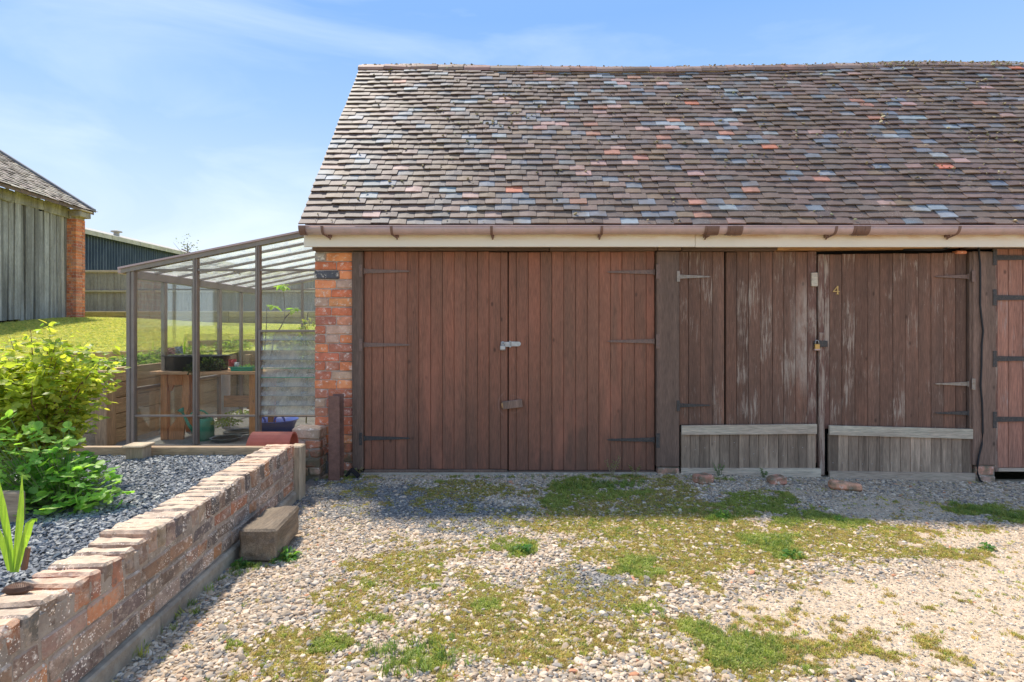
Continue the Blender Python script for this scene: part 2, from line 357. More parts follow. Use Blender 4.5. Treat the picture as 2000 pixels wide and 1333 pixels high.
m_gutd = simple('dark_brown_plastic', (.15, .085, .065), .4, 0, .2, 20)
M = Mat('cream_fascia_paint', .55)
f1 = M.rng(M.noise(3.0, 6, .7, vec=M.vec((1, 1, 5))), .40, .62, 0, .8)
zz = M.n('ShaderNodeSeparateXYZ', {0: M.pos}).outputs[2]; xx = M.n('ShaderNodeSeparateXYZ', {0: M.pos}).outputs[0]
f2 = M.math('MULTIPLY', M.rng(zz, 2.24, 2.30, .1, 1), M.rng(xx, -2.0, 3, .4, 1))
M.color(M.mix(M.math('MULTIPLY', f1, f2), (.80, .73, .62), (.56, .31, .14))); M.bump(M.noise(40, 4), .2, .002); m_fascia = M.m
m_warpw = wood('bare_orange_lintel', (.42, .24, .12), (.24, .14, .08), 'x', objvar=.05)
m_iron = simple('black_iron', (.055, .055, .055), .6, .3, .3, 30, .5, dirt=(.13, .10, .085))
m_irong = simple('painted_strap', (.12, .082, .068), .6, 0, .25, 25, .4, dirt=(.045, .042, .042))
m_galv = simple('galvanised_steel', (.55, .56, .56), .38, .7, .25, 30, .2)
m_galvr = simple('rusty_galvanised_steel', (.42, .36, .30), .5, .4, .3, 30, .3, dirt=(.30, .18, .09))
m_brass = simple('brass', (.62, .40, .15), .35, .8, .15, 30)
m_rust = simple('rusty_painted_steel', (.16, .095, .075), .7, .1, .35, 18, .6, dirt=(.10, .055, .04))
m_black = simple('black_rubber', (.03, .03, .032), .55)
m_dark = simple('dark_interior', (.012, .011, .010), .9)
m_alu = simple('brown_aluminium', (.17, .145, .125), .4, .3, .2, 8)
m_terr = simple('terracotta', (.50, .15, .10), .6, 0, .2, 12)
m_bluepl = simple('blue_plastic', (.10, .17, .62), .35, 0, .1, 8)
m_greenpl = simple('green_plastic', (.04, .32, .20), .4, 0, .15, 8)
m_blackpl = simple('black_plastic', (.035, .036, .038), .4, 0, .2, 8)
m_greypl = simple('grey_plastic', (.28, .30, .30), .5, 0, .2, 8)
m_whitepl = simple('white_plastic', (.70, .70, .68), .45, 0, .2, 8)
m_pink = simple('pink_printed_packet', (.62, .28, .32), .5, 0, .5, 40)
m_bluepk = simple('blue_printed_packet', (.35, .42, .55), .5, 0, .6, 40)
m_redpk = simple('red_printed_packet', (.62, .10, .10), .5, 0, .4, 30)
m_soil = simple('soil', (.06, .045, .03), .95, 0, .4, 30, 1)
m_plants = leafmat('shrub_leaf', (.30, .35, .06), (.56, .54, .10), .5)
m_lobed = leafmat('lobed_leaf', (.22, .42, .09), (.46, .60, .13), .45)
m_leafattr = leafmat('leaf_joined', None, None, .5, 'attr')
m_iris = leafmat('iris_leaf', (.30, .46, .06), (.42, .52, .08), .55)
M = Mat('iris_leaf_striped', .4, .4); st = M.noise(7, 4, .6, vec=M.vec((26, 26, .5), False)); c = M.mix(M.rng(st, .35, .65), (.36, .50, .07), (.22, .36, .05)); M.color(c); M.bump(st, .5, .004); M.translucent(.5, M.mix(1.0, c, (1.9, 2.0, .9), 'MULTIPLY')); m_irisf = M.m
m_stemr = simple('red_brown_stem', (.22, .11, .06), .6)
m_stemg = simple('green_stem', (.18, .22, .08), .6)
m_bark = simple('grey_bark', (.20, .16, .12), .8, 0, .4, 30, .6)
m_grass = leafmat('grass_blade', None, None, .45, 'inst', (1.8, 1.9, 1.0))
m_moss = simple('moss_lump', (.13, .12, .06), .95, 0, .4, 60, .15, src='inst')
def glassmat(name, dirt=.07, tint=(.93, .97, .95), trans=.5, fres=1.2):
    M = Mat(name); nt = M.nt
    tr = M.n('ShaderNodeBsdfTransparent'); tr.inputs[0].default_value = (*tint, 1)
    gl = M.n('ShaderNodeBsdfGlossy', {'Roughness': .03}); df = M.n('ShaderNodeBsdfDiffuse'); df.inputs[0].default_value = (.8, .78, .7, 1)
    tl = M.n('ShaderNodeBsdfTranslucent'); tl.inputs[0].default_value = (.85, .83, .75, 1)
    lw = M.n('ShaderNodeFresnel', {'IOR': 1.5}); m1 = M.n('ShaderNodeMixShader', {0: M.math('MULTIPLY', lw.outputs[0], fres)})
    nt.links.new(tr.outputs[0], m1.inputs[1]); nt.links.new(gl.outputs[0], m1.inputs[2])
    dd = M.n('ShaderNodeMixShader', {0: trans}); nt.links.new(df.outputs[0], dd.inputs[1]); nt.links.new(tl.outputs[0], dd.inputs[2])
    st = M.noise(9, 6, .7, vec=M.vec((1, 1, .25))); sp = M.noise(90, 3, .6)
    f = M.math('ADD', M.rng(st, .35, .75, dirt * .3, dirt * 2.2), M.rng(sp, .62, .72, 0, dirt * 2))
    m2 = M.n('ShaderNodeMixShader', {0: f}); nt.links.new(m1.outputs[0], m2.inputs[1]); nt.links.new(dd.outputs[0], m2.inputs[2])
    nt.links.new(m2.outputs[0], M.out.inputs[0]); return M.m
m_glass = glassmat('dusty_glass', .014, (.975, .99, .98), .6, .5); m_roofglass = glassmat('roof_glazing', .20, (.98, .99, .98), .95, .3); m_louv = glassmat('louvre_glass', .36, (.93, .99, .97), .75, 1.6)

# ---------------------------------------------------------------- scatter helper (ground cover that nobody could count)
def scatter(name, P, Rt, S, T, meshes, mat, label=None, cat=None, parent=None):
    me = bpy.data.meshes.new(name); me.vertices.add(len(P)); me.vertices.foreach_set('co', np.asarray(P, 'f').ravel())
    a = me.attributes.new('rot', 'FLOAT_VECTOR', 'POINT'); a.data.foreach_set('vector', np.asarray(Rt, 'f').ravel())
    a = me.attributes.new('scl', 'FLOAT_VECTOR', 'POINT'); a.data.foreach_set('vector', np.asarray(S, 'f').ravel())
    t4 = np.ones((len(P), 4), 'f'); t4[:, :3] = T
    a = me.attributes.new('tint', 'FLOAT_COLOR', 'POINT'); a.data.foreach_set('color', t4.ravel())
    a = me.attributes.new('pick', 'INT', 'POINT'); a.data.foreach_set('value', rng.integers(0, len(meshes), len(P)).astype('i'))
    o = link(name, me, parent); tag(o, label, cat, None, 'stuff')
    c = bpy.data.collections.new(name + '_pieces')
    for k, (v, f) in enumerate(meshes):
        mm = bpy.data.meshes.new('%s_piece' % name); mm.from_pydata(v, [], f); mm.materials.append(mat)
        c.objects.link(bpy.data.objects.new('%s_piece' % name, mm))
    ng = bpy.data.node_groups.new(name + '_nodes', 'GeometryNodeTree')
    ng.interface.new_socket('Geometry', in_out='INPUT', socket_type='NodeSocketGeometry')
    ng.interface.new_socket('Geometry', in_out='OUTPUT', socket_type='NodeSocketGeometry')
    gi = ng.nodes.new('NodeGroupInput'); go = ng.nodes.new('NodeGroupOutput')
    ci = ng.nodes.new('GeometryNodeCollectionInfo'); ci.inputs['Collection'].default_value = c
    ci.inputs['Separate Children'].default_value = True; ci.inputs['Reset Children'].default_value = True
    ip = ng.nodes.new('GeometryNodeInstanceOnPoints'); ip.inputs['Pick Instance'].default_value = True
    mp_ = ng.nodes.new('GeometryNodeMeshToPoints')
    def na(nm, ty):
        n = ng.nodes.new('GeometryNodeInputNamedAttribute'); n.data_type = ty; n.inputs['Name'].default_value = nm; return n.outputs[0]
    e2r = ng.nodes.new('FunctionNodeEulerToRotation')
    l = ng.links.new
    l(gi.outputs[0], mp_.inputs[0]); l(mp_.outputs[0], ip.inputs['Points']); l(ci.outputs[0], ip.inputs['Instance'])
    l(na('pick', 'INT'), ip.inputs['Instance Index']); l(na('rot', 'FLOAT_VECTOR'), e2r.inputs[0]); l(e2r.outputs[0], ip.inputs['Rotation'])
    l(na('scl', 'FLOAT_VECTOR'), ip.inputs['Scale']); l(ip.outputs[0], go.inputs[0])
    md = o.modifiers.new('scatter', 'NODES'); md.node_group = ng
    return o
import bmesh
def stone_mesh(seed, sub=1, flat=.6, jag=.25):
    r = random.Random(seed); bm = bmesh.new(); bmesh.ops.create_icosphere(bm, subdivisions=sub, radius=.5)
    for v in bm.verts:
        k = 1 + r.uniform(-jag, jag); v.co = Vector((v.co.x * k, v.co.y * k * .8, v.co.z * k * flat))
    out = ([tuple(v.co) for v in bm.verts], [tuple(v.index for v in f.verts) for f in bm.faces]); bm.free(); return out
def chip_mesh(seed):
    r = random.Random(seed); n = r.choice((4, 5, 6)); a = sorted(r.uniform(0, 2 * math.pi) for _ in range(n))
    a = [2 * math.pi * k / n + r.uniform(-.3, .3) for k in range(n)]
    rad = [r.uniform(.35, .55) for _ in range(n)]; h = r.uniform(.10, .2)
    v = [(math.cos(t) * q, math.sin(t) * q * .7, -h / 2 + r.uniform(-.03, .03)) for t, q in zip(a, rad)] + [(math.cos(t) * q * .86, math.sin(t) * q * .6, h / 2 + r.uniform(-.05, .05)) for t, q in zip(a, rad)]
    f = [tuple(range(n - 1, -1, -1)), tuple(range(n, 2 * n))] + [(i, (i + 1) % n, (i + 1) % n + n, i + n) for i in range(n)]
    return v, f
def tuft_mesh(seed, n=16, h=1.0, w=.03, spread=.75):
    r = random.Random(seed); v = []; f = []
    for k in range(n):
        a = r.uniform(0, 6.28); b = r.uniform(.1, 1) * spread; hh = h * r.uniform(.5, 1); x0 = r.uniform(-.25, .25) * spread * 1.6; y0 = r.uniform(-.25, .25) * spread * 1.6
        dx, dy = math.cos(a), math.sin(a); px, py = -dy * w, dx * w; i = len(v)
        v += [(x0 - px, y0 - py, -.05), (x0 + px, y0 + py, -.05), (x0 + dx * b * .45 * hh + px * .8, y0 + dy * b * .45 * hh + py * .8, hh * .6), (x0 + dx * b * .45 * hh - px * .8, y0 + dy * b * .45 * hh - py * .8, hh * .6), (x0 + dx * b * hh * 1.1, y0 + dy * b * hh * 1.1, hh * (1 - .3 * b))]
        f += [(i, i + 1, i + 2, i + 3), (i + 3, i + 2, i + 4)]
    return v, f
STONES = [stone_mesh(s, 2, .50, .10) for s in range(10)]; CHIPS = [chip_mesh(s) for s in range(10)]
TUFTS = [tuft_mesh(s) for s in range(6)]; MOSSY = [tuft_mesh(s + 20, 16, .7, .07, 1.1) for s in range(6)]
LUMPS = [stone_mesh(s + 30, 2, .5, .18) for s in range(4)]
def stonemat(name, rough=.85):
    M = Mat(name, rough, .3); c = M.src('inst'); n1 = M.noise(60, 4, .6, rnd=False)
    c = M.mix(M.rng(n1, .35, .7, 0, .5), c, M.mix(1.0, c, (.6, .58, .55), 'MULTIPLY')); M.color(c); return M.m
m_stone = stonemat('pebble_stone'); m_slate = stonemat('slate_chip_stone', .6)
def eul(n, tilt): return np.stack([rng.normal(0, tilt, n), rng.normal(0, tilt, n), rng.uniform(0, 6.28, n)], 1)
def grid_mesh(name, xs, ys, zf, mat, skip=None, cols=None, kind='structure'):
    X, Y = np.meshgrid(xs, ys); Z = zf(X, Y); v = np.stack([X, Y, Z], -1).reshape(-1, 3); nx = len(xs)
    f = []
    for j in range(len(ys) - 1):
        for i in range(nx - 1):
            if skip and skip((xs[i] + xs[i + 1]) / 2, (ys[j] + ys[j + 1]) / 2): continue
            a = j * nx + i; f.append((a, a + 1, a + nx + 1, a + nx))
    me = bpy.data.meshes.new(name); me.from_pydata(v.tolist(), [], f); me.polygons.foreach_set('use_smooth', [True] * len(f))
    if cols is not None:
        c4 = np.ones((len(v), 4), 'f'); c4[:, :3] = cols(X.ravel(), Y.ravel()); a = me.color_attributes.new('tint', 'FLOAT_COLOR', 'POINT'); a.data.foreach_set('color', c4.ravel())
    me.materials.append(mat); o = link(name, me); tag(o, kind=kind); return o

# ================================================================ THE GROUND
def Hdrive(x, y): return -.075 * smooth(1.5, 4.6, np.asarray(x, float)) * smooth(-3.5, -.5, np.asarray(y, float)) + .012 * (fbm(np.asarray(x) + 40, np.asarray(y) + 40, 1.6, 3) - .5)
def blobs(px, py, L_):
    t = np.zeros_like(px)
    for cx, cy, rx, ry, s in L_: t = np.maximum(t, s * np.exp(-(((px - cx) / rx) ** 2 + ((py - cy) / ry) ** 2)))
    return t
GREEN = [(1130, 955, 75, 28, 1.25), (1200, 965, 95, 22, 1), (1085, 985, 70, 25, .85), (1330, 1000, 160, 40, .55), (1480, 982, 120, 32, 1.05), (1560, 1005, 130, 28, 1), (1660, 1020, 110, 18, .75), (1410, 1012, 30, 12, 1.1),
         (1500, 1060, 75, 25, .8), (1540, 1085, 45, 15, .9), (1000, 1065, 85, 25, .85), (1020, 1080, 40, 15, 1), (1240, 1110, 95, 30, .85), (1220, 1030, 160, 36, .5), (860, 1110, 40, 16, .8), (740, 1142, 55, 22, .8), (845, 1150, 60, 20, .8),
         (950, 1185, 38, 14, 1), (735, 1212, 55, 25, .9), (815, 1285, 75, 40, 1.05), (650, 1262, 55, 30, .9), (450, 1255, 40, 22, .7), (1450, 1275, 95, 42, 1.2), (1365, 1230, 60, 30, .8), (1255, 1190, 70, 22, .85), (1580, 1312, 50, 18, .8),
         (1900, 984, 70, 13, 1.2), (1985, 998, 70, 16, 1.2), (1850, 970, 45, 8, .8), (560, 1090, 36, 16, .95), (490, 1104, 34, 12, .75), (1930, 1065, 26, 7, .9), (850, 940, 24, 7, .8), (1400, 928, 30, 8, .6), (1180, 930, 100, 8, .6), (1640, 1015, 26, 6, .9), (1740, 1030, 26, 5, .8), (330, 1260, 60, 26, .5), (680, 935, 30, 10, .6)]
MOSS = [(1250, 1010, 260, 62, .8), (1350, 1085, 210, 60, .85), (1600, 1045, 240, 42, .75), (800, 1120, 150, 55, .65), (700, 1190, 120, 60, .6), (900, 1205, 200, 80, .62), (600, 1255, 110, 60, .65), (1050, 1270, 260, 60, .55), (1420, 1290, 230, 60, .6), (1700, 1265, 220, 40, .36),
        (1810, 1075, 160, 20, .5), (920, 958, 170, 22, .6), (1900, 1025, 90, 12, .5), (700, 950, 60, 20, .5), (1150, 1170, 200, 60, .5)]
SLATE = [(760, 980, 210, 42, 1), (640, 955, 80, 40, 1.3), (900, 1012, 200, 45, .85), (1160, 1140, 130, 48, .75), (1280, 985, 70, 18, .6), (560, 1005, 60, 50, .7), (1180, 1190, 90, 36, .55), (1110, 1060, 160, 40, .4)]
PACKED = [(800, 930, 260, 7, 1), (1150, 933, 260, 7, 1), (1800, 1220, 420, 110, 1.2), (1750, 985, 180, 30, 1.1), (1900, 1040, 160, 28, 1), (1560, 960, 90, 14, .7), (2150, 1150, 400, 150, 1.2), (1500, 1190, 120, 60, .7)]
def gmask(x, y):
    d = np.maximum(y + DIST, .6); px = 1000 + x * FPX / d; py = HOR + CAMZ * FPX / d
    n1 = fbm(x + 50, y + 50, 2.2); n2 = fbm(x + 90, y + 20, 9, 3); n3 = fbm(x + 10, y + 70, 24, 2)
    w = np.clip((py - 900) / 400, .15, 1.4)
    g = blobs(px, py, GREEN) + (n1 - .5) * .7 + (n2 - .5) * .7 + (n3 - .5) * .35
    mo = blobs(px, py, MOSS) + (n1 - .5) * .9 + (n2 - .5) * .8 + (n3 - .5) * .4
    off = (px < -300) | (px > 2400) | (py > 1500)
    mo = np.where(off, .25 + (n1 - .5) * 1.6 + (n2 - .5) * .9, mo); g = np.where(off, (n1 - .5) * 2 + (n2 - .5), g)
    sl = blobs(px, py, SLATE) + (n2 - .5) * .5 + (n1 - .5) * .5
    pk = blobs(px, py, PACKED) + (n1 - .5) * .4
    return smooth(.5, .85, g), smooth(.20, .50, mo), smooth(.35, .65, sl), smooth(.4, .7, pk)
def gcol(x, y):
    g, mo, sl, pk = gmask(x, y)
    base = np.array([.36, .31, .25]); c = np.tile(base, (len(x), 1))
    for m, col in ((sl, (.17, .17, .175)), (pk, (.50, .44, .37)), (mo, (.24, .19, .10)), (g, (.15, .16, .06))): c = c * (1 - m[:, None]) + np.array(col) * m[:, None]
    k = .85 + .3 * fbm(x, y, 14, 3)[:, None]; return c * k
M = Mat('driveway_earth', .95, .15); c = M.src('attr'); n1 = M.noise(45, 6, .7, rnd=False); n2 = M.noise(150, 3, .6, rnd=False)
c = M.mix(M.rng(n1, .35, .65, 0, .6), c, M.mix(1.0, c, (.55, .5, .45), 'MULTIPLY')); c = M.mix(M.rng(n2, .55, .7, 0, .5), c, (.55, .50, .44)); M.color(c)
M.bump(M.math('ADD', n1, n2), .8, .012); m_drive = M.m
xs = np.concatenate([np.arange(-1.9, 6.4, .035), np.array([6.6, 7, 8, 10, 14, 20, 30, 60])]); ys = np.concatenate([np.array([-60, -30, -15, -10, -7, -6, -5.4]), np.arange(-5, .1, .035)])
grid_mesh('driveway', xs, ys, Hdrive, m_drive, None, gcol)
M = Mat('earth_far', .95, .1); M.color(M.mix(M.rng(M.noise(.6, 6), .35, .65), (.10, .13, .04), (.22, .19, .11))); M.bump(M.noise(8, 6), .5, .05); m_far = M.m
m = MB(); m.add([(-600, -600, -.22), (600, -600, -.22), (600, 600, -.22), (-600, 600, -.22)], [(0, 1, 2, 3)]); tag(m.build('ground', m_far), kind='structure')

# upper lawn terrain
def Hlawn(x, y):
    x = np.asarray(x, float); d = np.asarray(y, float) + DIST
    hi = .60 + .14 * smooth(-8.5, -11.5, x) - .06 * smooth(-9, -5, x)
    return .93 + hi * smooth(6.5, 15.5, d) + .03 * (fbm(x + 99, d + 99, .5, 3) - .5)
M = Mat('lawn_turf', .9, .15); a = M.noise(1.2, 5, .6, rnd=False); b = M.noise(25, 5, .7, rnd=False)
c = M.mix(M.rng(a, .3, .7), (.19, .225, .06), (.27, .28, .09)); c = M.mix(M.rng(b, .3, .7, 0, .6), c, (.10, .13, .025)); M.color(c); M.bump(b, .8, .03); m_lawn = M.m
xs = np.concatenate([np.array([-200, -120, -80, -50, -30, -22, -18]), np.arange(-16, -4.4, .3), np.array([-4.36, -4.1, -3.5, -3, -2.4, -1.8, -1, 0, 3, 6, 10, 20, 60, 200])])
ys = np.concatenate([np.array([-60, -30, -15, -8, -5, -3, -1.5, -.9, -.7, -.5, -.3, -.1, .1, .25, .4]), np.arange(.8, 3.4, .3), np.array([3.46]), np.arange(3.8, 16, .4), np.array([17, 20, 25, 40, 70, 120, 300])])
grid_mesh('lawn', xs, ys, Hlawn, m_lawn, lambda x, y: (x > -4.37 and y < 3.45) or (x > -2.2 and y < 5.2) or (x > -6.4 and y < .36 + (x + 4.2) * .486 + .1))
# lower yard around the greenhouse
M = Mat('grit_path', .9, .2); b = M.noise(60, 5, .7); M.color(M.mix(M.rng(b, .35, .65), (.17, .165, .16), (.34, .32, .29))); M.bump(b, .8, .01); m_path = M.m
m = MB(); m.add([(-6, -.83, .20), (-2.07, -.83, .20), (-2.07, 0, .20), (-1.8, .0, .20), (-1.8, 3.6, .20), (-6, 3.6, .20), (-6, -.83, -.1), (-2.07, -.83, -.1), (-2.07, 0, -.1), (-1.8, .0, -.1)], [(0, 1, 2, 3, 4, 5), (0, 6, 7, 1), (1, 7, 8, 2), (2, 8, 9, 3)]); tag(m.build('path', m_path), kind='structure')
# slate bed behind the brick wall
def wallx(d): return -1.64 - .0636 * (d - 2.29)
M = Mat('slate_bed_base', .9, .2); M.color((.05, .052, .058)); m_bedbase = M.m
m = MB(); m.add([(-6.5, -4.9, .345), (wallx(.6) - .15, -4.9, .345), (wallx(4.66) - .15, -.84, .345), (-6.5, -.84, .345), (-6.5, -4.9, -.2), (wallx(.6) - .15, -4.9, -.2), (wallx(4.66) - .15, -.84, -.2), (-6.5, -.84, -.2)], [(0, 1, 2, 3), (0, 4, 5, 1), (1, 5, 6, 2), (2, 6, 7, 3), (3, 7, 4, 0)])
tag(m.build('gravel_bed', m_bedbase), kind='structure')

# ================================================================ GARAGE
G = empty('garage', (WX(614), 0, 0), 0, 'brick and timber garage block with sagging clay tiled roof and brown plank doors', 'garage')
GX = Matrix.Translation((-WX(614), 0, 0))
class GPar:  # parent with compensation so parts keep world coordinates
    pass
def gfix(o): o.location = (-WX(614), 0, 0); return o
EY, EZ, RY, RZ = -.22, 2.385, 1.93, 4.865
SL = math.hypot(RY - EY, RZ - EZ); su = Vector((0, (RY - EY) / SL, (RZ - EZ) / SL)); sn = Vector((0, -su.z, su.y))
XL, XR = -1.992, 8.4
# solid structure behind: gable wall, back roof, right part
def tri_wall(name, x0, x1, mat):
    v = []
    for x in (x0, x1): v += [(x, .02, 0), (x, RY * 2, 0), (x, RY * 2, EZ - .25), (x, RY, RZ - .12), (x, .02, EZ - .1)]
    f = [(0, 1, 2, 3, 4), (9, 8, 7, 6, 5)] + [(i, i + 5, (i + 1) % 5 + 5, (i + 1) % 5) for i in range(5)]
    m = MB(); m.add(v, f); return gfix(m.build(name, mat, G))
M = Mat('gable_brick', .9, .2)
bt = M.n('ShaderNodeTexBrick', {'Vector': M.n('ShaderNodeCombineXYZ', {0: M.n('ShaderNodeSeparateXYZ', {0: M.pos}).outputs[1], 1: M.n('ShaderNodeSeparateXYZ', {0: M.pos}).outputs[2]}).outputs[0], 'Color1': (.42, .15, .08, 1), 'Color2': (.33, .12, .07, 1), 'Mortar': (.4, .35, .3, 1), 'Scale': 1.0, 'Brick Width': .23, 'Row Height': .085, 'Mortar Size': .008})
M.color(M.mix(M.rng(M.noise(8, 5), .4, .7, 0, .5), bt.outputs[0], (.2, .13, .1))); M.bump(M.math('ADD', M.math('MULTIPLY', bt.outputs['Fac'], -1.5), M.noise(60, 4)), .7, .01); m_gable = M.m
tri_wall('gable_wall', -1.925, -1.70, m_gable); tri_wall('gable_wall', XR - .3, XR - .05, m_gable)
gfix(part('back_wall', m_gable, G, -1.7, XR - .3, RY * 2 - .22, RY * 2, 0, EZ - .25, 0))
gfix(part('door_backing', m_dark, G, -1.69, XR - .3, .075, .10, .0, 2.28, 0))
# roof deck
roof = MB()
v = [(XL + .03, EY + .03, EZ - .02), (XR, EY + .03, EZ - .02), (XR, RY, RZ - .02), (XL + .03, RY, RZ - .02)]
roof.add(v + [(p[0], p[1] + .03, p[2] - .06) for p in v], [(0, 1, 2, 3), (7, 6, 5, 4), (0, 4, 5, 1), (1, 5, 6, 2), (2, 6, 7, 3), (3, 7, 4, 0)])
v = [(XL + .03, RY + .002, RZ - .02), (XR, RY + .002, RZ - .02), (XR, RY * 2 - EY, EZ - .02), (XL + .03, RY * 2 - EY, EZ - .02)]
roof.add(v + [(p[0], p[1] - .03, p[2] - .06) for p in v], [(0, 1, 2, 3), (7, 6, 5, 4), (0, 4, 5, 1), (1, 5, 6, 2), (2, 6, 7, 3), (3, 7, 4, 0)])
ROOF = gfix(roof.build('roof', simple('old_tile_felt', (.10, .075, .065), .9, 0, .3, 12, .5), G))
def sag(x, t):   # roof surface undulation, normal offset
    return (-.035 * math.exp(-((x - 0.6) / 1.6) ** 2) * t + .016 * math.sin(x * 1.1 + 2) * t + .004 * math.sin(x * 3.1 + t * 5) + .05 * smooth(3.5, 7, x) * t * .6
            + .004 * math.sin(t * 17 + x * .7))
TILEC = [((.140, .105, .090), 10), ((.160, .125, .108), 9), ((.115, .092, .082), 6), ((.150, .180, .215), 7.0), ((.24, .29, .33), 3.6), ((.125, .12, .12), 5), ((.19, .145, .13), 4), ((.38, .20, .15), .45), ((.36, .25, .23), .8), ((.50, .19, .12), .2), ((.19, .145, .105), 3)]
tc_c = [c for c, w in TILEC]; tc_w = [w for c, w in TILEC]
def tile_geo(x, row, w, jx):
    v0 = row * GAUGE - .02 + random.gauss(0, .003); t = row / NROW
    s0 = sag(x, t); rot = random.gauss(0, .012); lift = random.uniform(0, .004); cam_ = random.uniform(.0, .0035); tk = .013
    ln = .17; out = []
    for (vv, ww) in ((0, .034 + lift), (ln, .012)):
        for top in (0, 1):
            for k in (-1, -.0, 1):
                u = k * w / 2; a = u + (vv * rot if True else 0); b = vv + v0 + u * rot * 2
                h = ww - (tk if not top else 0) + (cam_ if k == 0 else 0) + s0 + .005 * math.sin(x * 9 + row)
                out.append(Vector((x + a, EY, EZ)) + su * b + sn * h)
    f = [(3, 4, 10, 9), (4, 5, 11, 10), (0, 3, 9, 6), (5, 2, 8, 11), (0, 1, 4, 3), (1, 2, 5, 4), (7, 6, 9, 10), (8, 7, 10, 11), (1, 0, 6, 7), (2, 1, 7, 8)]
    return out, f
NROW = 33; GAUGE = SL / NROW
joined = MB(); cnt = 0
patch = lambda x, r: vnoise(np.array([x * .9 + 7.]), np.array([r * .12 + 3.]))[0]
for row in range(NROW):
    off = (row % 2) * .083 + random.uniform(-.01, .01); x = XL - .0 + .083
    xx0 = XL
    first = True
    while xx0 < XR:
        w = .166 + random.gauss(0, .003)
        if first and row % 2: w = .25 if random.random() < .6 else .1
        first = False
        cx = xx0 + w / 2
        p = patch(cx, row); ww = list(tc_w)
        if p > .55: ww[3] *= 1.7; ww[4] *= 2.0
        if p < .4: ww[3] *= .5; ww[4] *= .3
        if cx > 3.0: ww[0] *= 1.5; ww[1] *= 1.4; ww[4] *= .6; ww[3] *= .8
        if abs(cx - .95) < 1.1: ww[7] *= 4; ww[8] *= 4; ww[9] *= 2
        col = vary(random.choices(tc_c, ww)[0], .10, .03)
        v, f = tile_geo(cx, row, w - .0035, 0)
        if row < 7 and cx < 4.85 and cnt < 296:
            m = MB(); m.add(v, f); m.build('roof_tile', m_tile, ROOF, None, col); cnt += 1
        else: joined.add(v, f, col)
        xx0 += w
tag(joined.build('roof_tiles', m_tile_j, ROOF), kind='stuff')
# back slope tiles: simple sheet with courses is never seen; ridge tiles
x = XL - .01; k = 0
while x < XR:
    w = .345 + random.uniform(-.012, .012); zz0 = RZ + sag(x + w / 2, 1) * .76; ang = 52
    m = MB(); pts = []
    for s in range(9):
        th = R(-ang - 90 + (2 * ang + 180) * s / 8) if False else R(-80 + 160 * s / 8)
        pts.append((math.sin(th) * .13, math.cos(th) * .13 - .145))
    v = []; ext = random.uniform(.0, .006); tl = random.gauss(0, .004)
    for (xa, da, sc) in ((x, tl, 1), (x + w - .006, -tl, 1)):
        for (yy, z_) in pts: v.append((xa, RY + yy * sc, zz0 + z_ + .028 + da + ext))
        for (yy, z_) in pts: v.append((xa, RY + yy * .88, zz0 + z_ * .88 + .013 + da + ext))
    n = 9; f = []
    for i in range(n - 1): f += [(i, i + 1, 2 * n + i + 1, 2 * n + i), (n + i + 1, n + i, 3 * n + i, 3 * n + i + 1), (i + 1, i, n + i, n + i + 1), (2 * n + i, 2 * n + i + 1, 3 * n + i + 1, 3 * n + i)]
    f += [(0, 2 * n, 3 * n, n), (n - 1, 2 * n - 1, 4 * n - 1, 3 * n - 1)]
    m.add(v, f); m.build('ridge_tile', m_tile, ROOF, None, vary(random.choice([(.33, .20, .16), (.30, .22, .17), (.24, .16, .13), (.34, .24, .20)]), .1, .03)); x += w; k += 1
m = MB(); m.box(XL + .03, XR, RY - .10, RY + .10, RZ - .2, RZ - .075, 0); m.build('ridge_mortar', m_mortar, ROOF)
# moss clumps on the roof
N = 5200; X = rng.uniform(XL + .05, XR - .2, N); Tt = rng.uniform(0, 1, N)
dens = .10 + .9 * smooth(.56, .7, fbm(X + 5, Tt * 3.3 + 5, 2.6)) + .5 * smooth(.93, .99, Tt) ; keep = rng.uniform(0, 1, N) < dens * (.42 + .5 * smooth(2, 6, X))
X = X[keep]; Tt = Tt[keep]; X2 = rng.uniform(XL + .05, XR - .2, 700); X = np.concatenate([X, X2]); Tt = np.concatenate([Tt, np.clip(rng.normal(.985, .012, 700), 0, 1.0)])
X3 = np.concatenate([rng.uniform(XL + .2, 8.2, 50), rng.uniform(2, 8.2, 110)])
P = []
for a_, t_ in zip(X, Tt):
    q = Vector((a_, EY, EZ)) + su * (t_ * SL) + sn * (sag(a_, t_) + .040); P.append(q)
for a_ in X3: P.append(Vector((a_, RY + random.uniform(-.1, .03), RZ + sag(a_, 1) * .76 - .0)))
P = np.array(P); n = len(P); s = np.minimum(rng.lognormal(-3.8, .45, n), .045); Rt = eul(n, .2); Rt[:len(X), 0] += R(49.5)
pal = np.array([(.17, .145, .085), (.24, .20, .125), (.30, .27, .19), (.11, .10, .055), (.20, .21, .13)])
scatter('roof_moss', P, Rt, np.stack([s, s * .8, s * .75], 1), pal[rng.integers(0, 5, n)] * rng.uniform(.8, 1.2, (n, 1)), LUMPS, m_moss, None, None, ROOF)
